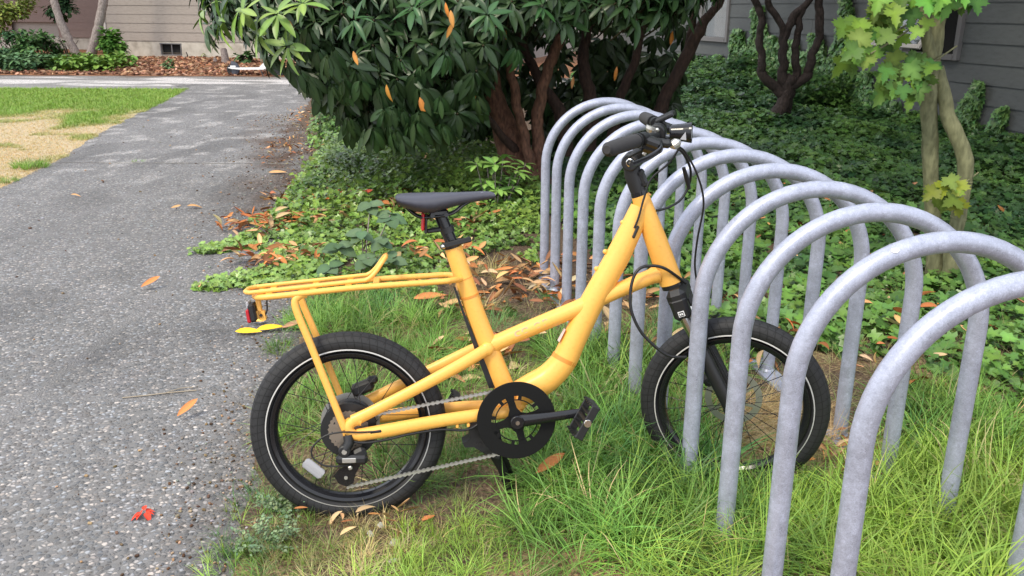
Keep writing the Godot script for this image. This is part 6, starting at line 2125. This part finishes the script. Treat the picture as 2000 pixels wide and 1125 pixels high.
	# a few tufts one can point at
	for q in [[Vector3(-4.130, 0.000, -7.512), 0.14, 60, 0.12, "lush green tuft standing alone at the edge of the dry lawn"], [Vector3(-3.343, 0.000, -7.849), 0.06, 14, 0.035, "tiny green tuft growing from a joint in the path"], [Vector3(-4.003, 0.000, -6.866), 0.10, 26, 0.08, "green tuft at the left edge of the dry lawn"]]:
		var o := thing("grass_tuft", q[4], "grass tuft", Transform3D(Basis(), q[0] + Vector3(0, 0.012, 0)))
		var tx := []
		var tc := []
		for k in q[2]:
			var a := R(0, TAU)
			var r: float = q[1] * sqrt(R(0, 1))
			tx.append(Transform3D(basis_y(Vector3(cos(a) * r * 4.0, 1, sin(a) * r * 4.0), R(0, TAU)).scaled(Vector3.ONE * q[3] * R(0.7, 1.2)), Vector3(cos(a) * r, 0, sin(a) * r)))
			tc.append(vary(Color(0.15, 0.28, 0.04), 0.25))
		many("blades", fine[2], M.blade, tx, tc, o)


# ---------------------------------------------------------------- small plants and fallen leaves
func litter() -> void:
	# grey-green broad leaved weed
	var w := thing("weed", "grey-green broad leaved weed standing in the ivy behind the carrier", "plant", Transform3D(Basis(), Vector3(-0.756, 0.000, -4.315)))
	var list := []
	var sb := MB.new()
	for q in [[0.0, 0.26, 0.02], [-0.11, 0.20, 0.05], [0.10, 0.22, 0.0], [0.15, 0.13, 0.05], [-0.16, 0.10, 0.08], [0.04, 0.15, 0.10], [0.13, 0.32, -0.1], [0.02, 0.36, -0.16]]:
		var tip := Vector3(q[0], q[1], q[2])
		sb.tube([Vector3(0, 0, 0), tip * 0.5 + Vector3(0, 0.03, 0), tip], 0.003, 5)
		for k in 5:
			var a := TAU * k / 5.0 + R(-0.4, 0.4)
			list.append([leaf_at(tip + Vector3(0, R(-0.02, 0.01), 0), Vector3(cos(a), R(-0.4, 0.3), sin(a) * 0.8 + 0.3), Vector3(0, 1, 0.5), R(0.06, 0.10)), vary(Color(0.09, 0.15, 0.08), 0.15)])
	put("stem", sb.mesh(), M.bark_grey, w)
	hang_leaves(w, list, [outline_leaf(mirror([[0.0, 0.0], [0.05, 0.26], [0.35, 0.40], [0.7, 0.30], [1.0, 0.0]]), 0.12, 0.2)], M.leaf_soft, 60)
	# silvery feathery weed by the rear wheel
	for q in [[Vector3(-0.616, 0.000, -2.114), 0.10, "silvery green feathery weed beneath the rear wheel at the path edge"], [Vector3(-0.625, 0.000, -1.936), 0.12, "silvery green feathery weed nearest the camera at the path edge"], [Vector3(1.212, 0.000, -2.694), 0.08, "dark blue-green feathery weed between two hoop legs on the right"]]:
		var o := thing("feathery_weed", q[2], "plant", Transform3D(Basis(), q[0]))
		var xf := []
		var cc := []
		for k in 24:
			var a := R(0, TAU)
			var tip := Vector3(cos(a) * R(0.3, 1.0) * q[1], R(0.03, 0.09), sin(a) * R(0.3, 1.0) * q[1])
			for j in 16:
				var t := j / 16.0
				for e: float in [-1.0, 1.0]:
					xf.append(leaf_at(tip * t + Vector3(R(-0.008, 0.008), 0.02 * sin(t * PI) + R(-0.004, 0.008), R(-0.008, 0.008)), tip.normalized() * R(0.2, 1.0) + Vector3(-tip.z, R(-0.01, 0.06), tip.x).normalized() * e, Vector3(R(-0.5, 0.5), 1, R(-0.5, 0.5)), R(0.006, 0.013)))
					cc.append(vary(Color(0.17, 0.24, 0.13), 0.3))
		many("foliage", oval_mesh(), M.leaf_soft, xf, cc, o)
	# dead leaves: a few meshes with different curl
	var dead := [long_leaf(0.34, 0.25, 0.5, 6, 0.4), long_leaf(0.28, -0.2, 0.7, 6, -0.6), long_leaf(0.38, 0.05, 0.25, 6, 0.2), long_leaf(0.22, 0.4, 0.9, 6, 0.8)]
	var tan_ := Color(0.46, 0.27, 0.13)
	var brown := Color(0.26, 0.11, 0.055)
	var orange := Color(0.42, 0.165, 0.06)
	var pale := Color(0.46, 0.33, 0.19)
	var yellow := Color(0.80, 0.48, 0.03)
	for q in [
		[Vector3(-1.149, 0.000, -3.492), 0.075, yellow, 0.05, 2, "bright yellow leaf, left of two joined on the path below the carrier"], [Vector3(-1.065, 0.000, -3.518), 0.075, yellow * 0.95, 0.25, 2, "bright yellow leaf, right of two joined on the path below the carrier"],
		[Vector3(-1.058, 0.000, -3.599), 0.05, Color(0.75, 0.5, 0.12), 2.8, 0, "pale yellow curled leaf behind the joined pair on the path"], [Vector3(-1.106, 0.000, -3.612), 0.04, pale, 0.4, 2, "small cream leaf on the path under the tail light"],
		[Vector3(-0.960, 0.000, -3.519), 0.06, Color(0.40, 0.22, 0.14), 0.3, 1, "grey brown leaf beside the joined yellow leaves"], [Vector3(-1.784, 0.000, -4.079), 0.07, orange * 1.2, 0.7, 1, "orange tan leaf curled on the open path"], [Vector3(-2.207, 0.000, -5.911), 0.07, tan_, 0.2, 0, "pale tan leaf on the path left of the saddle"],
		[Vector3(-1.094, 0.000, -2.666), 0.06, orange * 1.25, 0.9, 1, "orange brown leaf on the path left of the rear wheel"], [Vector3(-2.003, 0.000, -7.252), 0.10, tan_ * 1.2, 0.1, 2, "tan leaf on the path beside the shrub"], [Vector3(-3.179, 0.000, -6.279), 0.05, tan_, 0.0, 0, "small tan leaf on the far left of the path"], [Vector3(-1.503, 0.000, -4.083), 0.05, tan_ * 1.2, 1.8, 0, "small tan leaf at the tip of an ivy runner"],
		[Vector3(-2.295, 0.000, -5.846), 0.05, tan_, 0.2, 1, "thin tan leaf left of the pale tan leaf on the path"], [Vector3(-1.290, 0.000, -5.567), 0.09, pale, 0.0, 2, "cream leaf resting on the ivy edge"], [Vector3(-0.418, 0.000, -3.727), 0.10, orange * 1.1, 0.25, 2, "large orange tan leaf lying in the grass behind the seat tube"], [Vector3(0.001, 0.000, -3.304), 0.11, pale * 1.05, 0.0, 2, "large cream leaf lying under the middle tube"],
		[Vector3(0.089, 0.000, -2.172), 0.07, orange * 1.1, 0.6, 1, "folded brown leaf caught in the grass in front of the crank"], [Vector3(-1.060, 0.000, -5.935), 0.09, Color(0.5, 0.10, 0.06), 0.3, 1, "dark red leaf on the ivy left of the saddle"],
	]:
		var o := put("fallen_leaf", dead[q[4]], null, null, Transform3D((Basis(Vector3(1, 0, 0), 0.32) * Basis(Vector3.UP, q[3])).scaled(Vector3.ONE * q[1] * 1.5), q[0] + Vector3(0, 0.008, 0) + Vector3(-0.02, (0.0195 if q[4] == 2 else 0.026) + (maxf(0.0, bed_height(q[0].x, q[0].z) - 0.006) + 0.05 if q[0].x > path_right(q[0].z) else 0.0), 0)))
		var m: StandardMaterial3D = M.dead.duplicate()
		m.albedo_color = ((q[2] as Color) * GAIN).linear_to_srgb()
		o.material_override = m
		tag(o, q[5], "fallen leaf", "separate fallen leaves")
	# crumpled red flower head
	var rp := thing("red_petals", "crumpled bright red petals on the path at the lower left", "flower", Transform3D(Basis(), Vector3(-0.996, 0.000, -2.090) + Vector3(0, 0.016, 0)))
	var pm: StandardMaterial3D = M.dead.duplicate()
	pm.albedo_color = (Color(0.62, 0.055, 0.03) * GAIN).linear_to_srgb()
	for k in 7:
		var a := TAU * k / 7.0 + R(-0.3, 0.3)
		put("petal", long_leaf(0.7, R(0.3, 0.9), 0.5, 5, R(-0.5, 0.5)), pm, rp, leaf_at(Vector3(cos(a) * 0.006, 0.008 + 0.003 * (k % 3), sin(a) * 0.006), Vector3(cos(a), R(0.0, 0.8), sin(a)), Vector3.UP, R(0.019, 0.029)))
	# litter: scattered by region, the largest as leaves of their own
	var spots := []
	for q in [[Vector3(0.204, -0.000, -3.907), 0.22, 0.2, 46, "at the foot of the farthest hoops"], [Vector3(0.155, 0.000, -4.225), 0.12, 0.2, 26, "against the end of the rack"], [Vector3(0.516, 0.000, -4.230), 0.4, 0.35, 60, "between the far hoop legs"], [Vector3(0.794, 0.000, -3.915), 0.35, 0.35, 46, "behind the front fork"], [Vector3(-1.525, 0.000, -5.304), 0.32, 0.2, 110, "on the ivy edge beside the path"], [Vector3(-1.218, 0.000, -4.570), 0.28, 0.16, 90, "between the ivy runners on the path"], [Vector3(-1.454, 0.000, -6.125), 0.3, 0.4, 100, "in the ivy left of the saddle"], [Vector3(-0.970, 0.000, -5.811), 0.4, 0.5, 90, "around the broad leaved weed"], [Vector3(-0.407, 0.000, -5.672), 0.5, 0.5, 130, "in the ivy behind the saddle"], [Vector3(-0.472, 0.000, -4.583), 0.3, 0.25, 50, "behind the seat tube"], [Vector3(-0.239, 0.000, -3.901), 0.25, 0.3, 50, "in the grass behind the seat tube"], [Vector3(-0.103, 0.000, -4.221), 0.2, 0.25, 40, "on the bare soil between seat tube and rack"], [Vector3(-0.101, 0.000, -3.270), 0.2, 0.2, 30, "under the middle tube"], [Vector3(-0.253, 0.000, -3.113), 0.15, 0.15, 24, "behind the rear tyre"], [Vector3(0.998, 0.000, -2.382), 0.14, 0.2, 46, "on the bare soil beside the front wheel"], [Vector3(1.013, -0.000, -2.180), 0.15, 0.14, 24, "between the nearest hoop legs"], [Vector3(1.338, 0.000, -3.288), 0.5, 0.5, 40, "in the ivy behind the front wheel"], [Vector3(2.035, 0.000, -3.654), 0.5, 0.6, 46, "in the ivy behind the nearest hoop"], [Vector3(1.516, 0.000, -5.050), 0.6, 0.7, 44, "in the ivy behind the middle hoops"], [Vector3(-1.038, 0.000, -7.348), 0.7, 0.6, 80, "under the rhododendron skirt"], [Vector3(-2.346, 0.000, -11.287), 0.45, 1.2, 200, "on the path edge beyond the shrub"], [Vector3(-2.014, 0.000, -8.413), 0.35, 0.8, 110, "on the soil washed over the path"], [Vector3(-0.413, 0.000, -2.078), 0.2, 0.06, 12, "below the rear wheel"], [Vector3(-0.319, 0.000, -1.995), 0.2, 0.1, 10, "on the dry ground in front of the bicycle"], [Vector3(1.528, 0.000, -5.711), 0.7, 0.8, 40, "in the shaded ivy beyond the hoops"], [Vector3(2.620, 0.000, -5.886), 1.0, 1.0, 40, "beside the bowed maple trunk"], [Vector3(0.494, 0.000, -3.277), 0.25, 0.2, 24, "beside the front tyre in the grass"]]:
		for k in q[3]:
			var a := R(0, TAU)
			var r := sqrt(R(0, 1))
			var p: Vector3 = q[0] + Vector3(cos(a) * r * q[1], 0.03 + R(0, 0.09) * (0.4 if q[0].z > -3.2 else 1.0), sin(a) * r * q[2])
			var col: Color = [tan_, brown, orange, brown, tan_, pale, orange * 0.8][rng.randi_range(0, 6)]
			var small := 0.6 if q[0].z < -8.0 or q[0].z > -2.6 else 1.0
			spots.append([leaf_at(p, Vector3(R(-1, 1), R(-0.25, 0.3), R(-0.7, 0.7)), Vector3(R(-0.6, 0.6), 1, R(-0.6, 0.6)), R(0.055, 0.11) * small), vary(col, 0.35), q[4]])
	spots.sort_custom(func(x, y): return x[0].basis.x.length() / -x[0].origin.z > y[0].basis.x.length() / -y[0].origin.z)
	var tones := []
	for c in [tan_, brown, orange, pale]:
		for l in [0.8, 1.15]:
			var m: StandardMaterial3D = M.dead.duplicate()
			m.albedo_color = (c * l * GAIN).linear_to_srgb()
			tones.append(m)
	for k in 150:
		var tone := rng.randi_range(0, 7)
		var o := put("dead_leaf", dead[k % 4], tones[tone], null, spots[k][0])
		var look: String = ["dull tan", "light tan", "dark brown", "reddish brown", "dull orange", "bright orange", "greyish cream", "pale cream"][tone] + [" gently curled", " upturned", " flat", " tightly rolled"][k % 4]
		tag(o, look + " dead leaf " + spots[k][2], "dead leaf", "dead leaves scattered under the rack and shrub")
	for v in 4:
		var xf := []
		var cc := []
		for k in range(150 + v, spots.size(), 4):
			xf.append(spots[k][0]); cc.append(spots[k][1])
		tag(many("leaf_litter", dead[v], M.dead, xf, cc), ["brown dead leaves littering the beds", "tightly folded dead leaves in the litter", "flat dead leaves in the litter", "narrow rolled dead leaves in the litter"][v], "leaf litter", "", "stuff")
	# crumbs of bark, soil and gravel that gather along the path edge
	var gb := MB.new()
	gb.box(Vector3.ZERO, Vector3(1, 0.5, 0.7), Basis(), 0.15)
	var gx := []
	var gc := []
	for k in 3600:
		var z := -lerpf(1.7, 11.5, pow(R(0, 1), 1.3))
		var x := path_right(z) - absf(rng.randfn(0.0, 0.16 if z > -5.0 else 0.34))
		if R(0, 1) < 0.08: x = R(path_left(z), path_right(z))
		gx.append(Transform3D(basis_y(Vector3(R(-0.5, 0.5), 1, R(-0.5, 0.5)), R(0, TAU)).scaled(Vector3.ONE * lerpf(0.003, 0.012, pow(R(0, 1), 2.5)) * (1.0 if z > -4.0 else 1.8)), Vector3(x, 0.017, z)))
		gc.append(vary([Color(0.10, 0.06, 0.04), Color(0.20, 0.13, 0.08), Color(0.34, 0.24, 0.15), Color(0.30, 0.29, 0.27)][k % 4], 0.35))
	tag(many("grit", gb.mesh(), M.chip, gx, gc), "crumbs of soil, bark and gravel gathered along the path edge", "grit", "", "stuff")
	var stalk := MB.new()
	stalk.tube(spline([Vector3(-1.374, 0.000, -2.844), Vector3(-1.293, 0.000, -2.866), Vector3(-1.228, 0.000, -2.888), Vector3(-1.135, 0.000, -2.911)], 5).map(func(p): return p + Vector3(0, 0.018, 0)), 0.0022, 5)
	stalk.tube(spline([Vector3(-1.235, 0.000, -2.884), Vector3(-1.195, 0.000, -2.924), Vector3(-1.155, 0.000, -2.933)], 5).map(func(p): return p + Vector3(0, 0.02, 0)), 0.0016, 5)
	tag(put("stalk", stalk.mesh(), mat(Color(0.36, 0.30, 0.22), 0.9)), "thin dry straw coloured stalk lying on the path left of the rear wheel", "stalk")
	# pale pebbles and bits on the bare ground
	for q in [[Vector3(-0.344, 0.000, -2.035), "white stone closest to the rear tyre on the bare ground"], [Vector3(-0.300, 0.000, -1.954), "white stone lowest but one on the bare ground below the rear wheel"], [Vector3(-0.292, -0.000, -1.874), "white stone nearest the camera on the bare ground below the rear wheel"], [Vector3(-0.365, 0.000, -1.990), "small white stone left of the others on the bare ground"]]:
		var b := MB.new()
		b.box(Vector3.ZERO, Vector3(R(0.016, 0.026), 0.010, R(0.012, 0.02)), Basis(Vector3(0.3, 1, 0.2).normalized(), R(0, 3)), 0.004)
		tag(put("pebble", b.mesh(), M.stripe, null, Transform3D(Basis(), q[0] + Vector3(0, bed_height(q[0].x, q[0].z) + 0.004, 0))), q[1], "stone", "white stones on the bare ground")
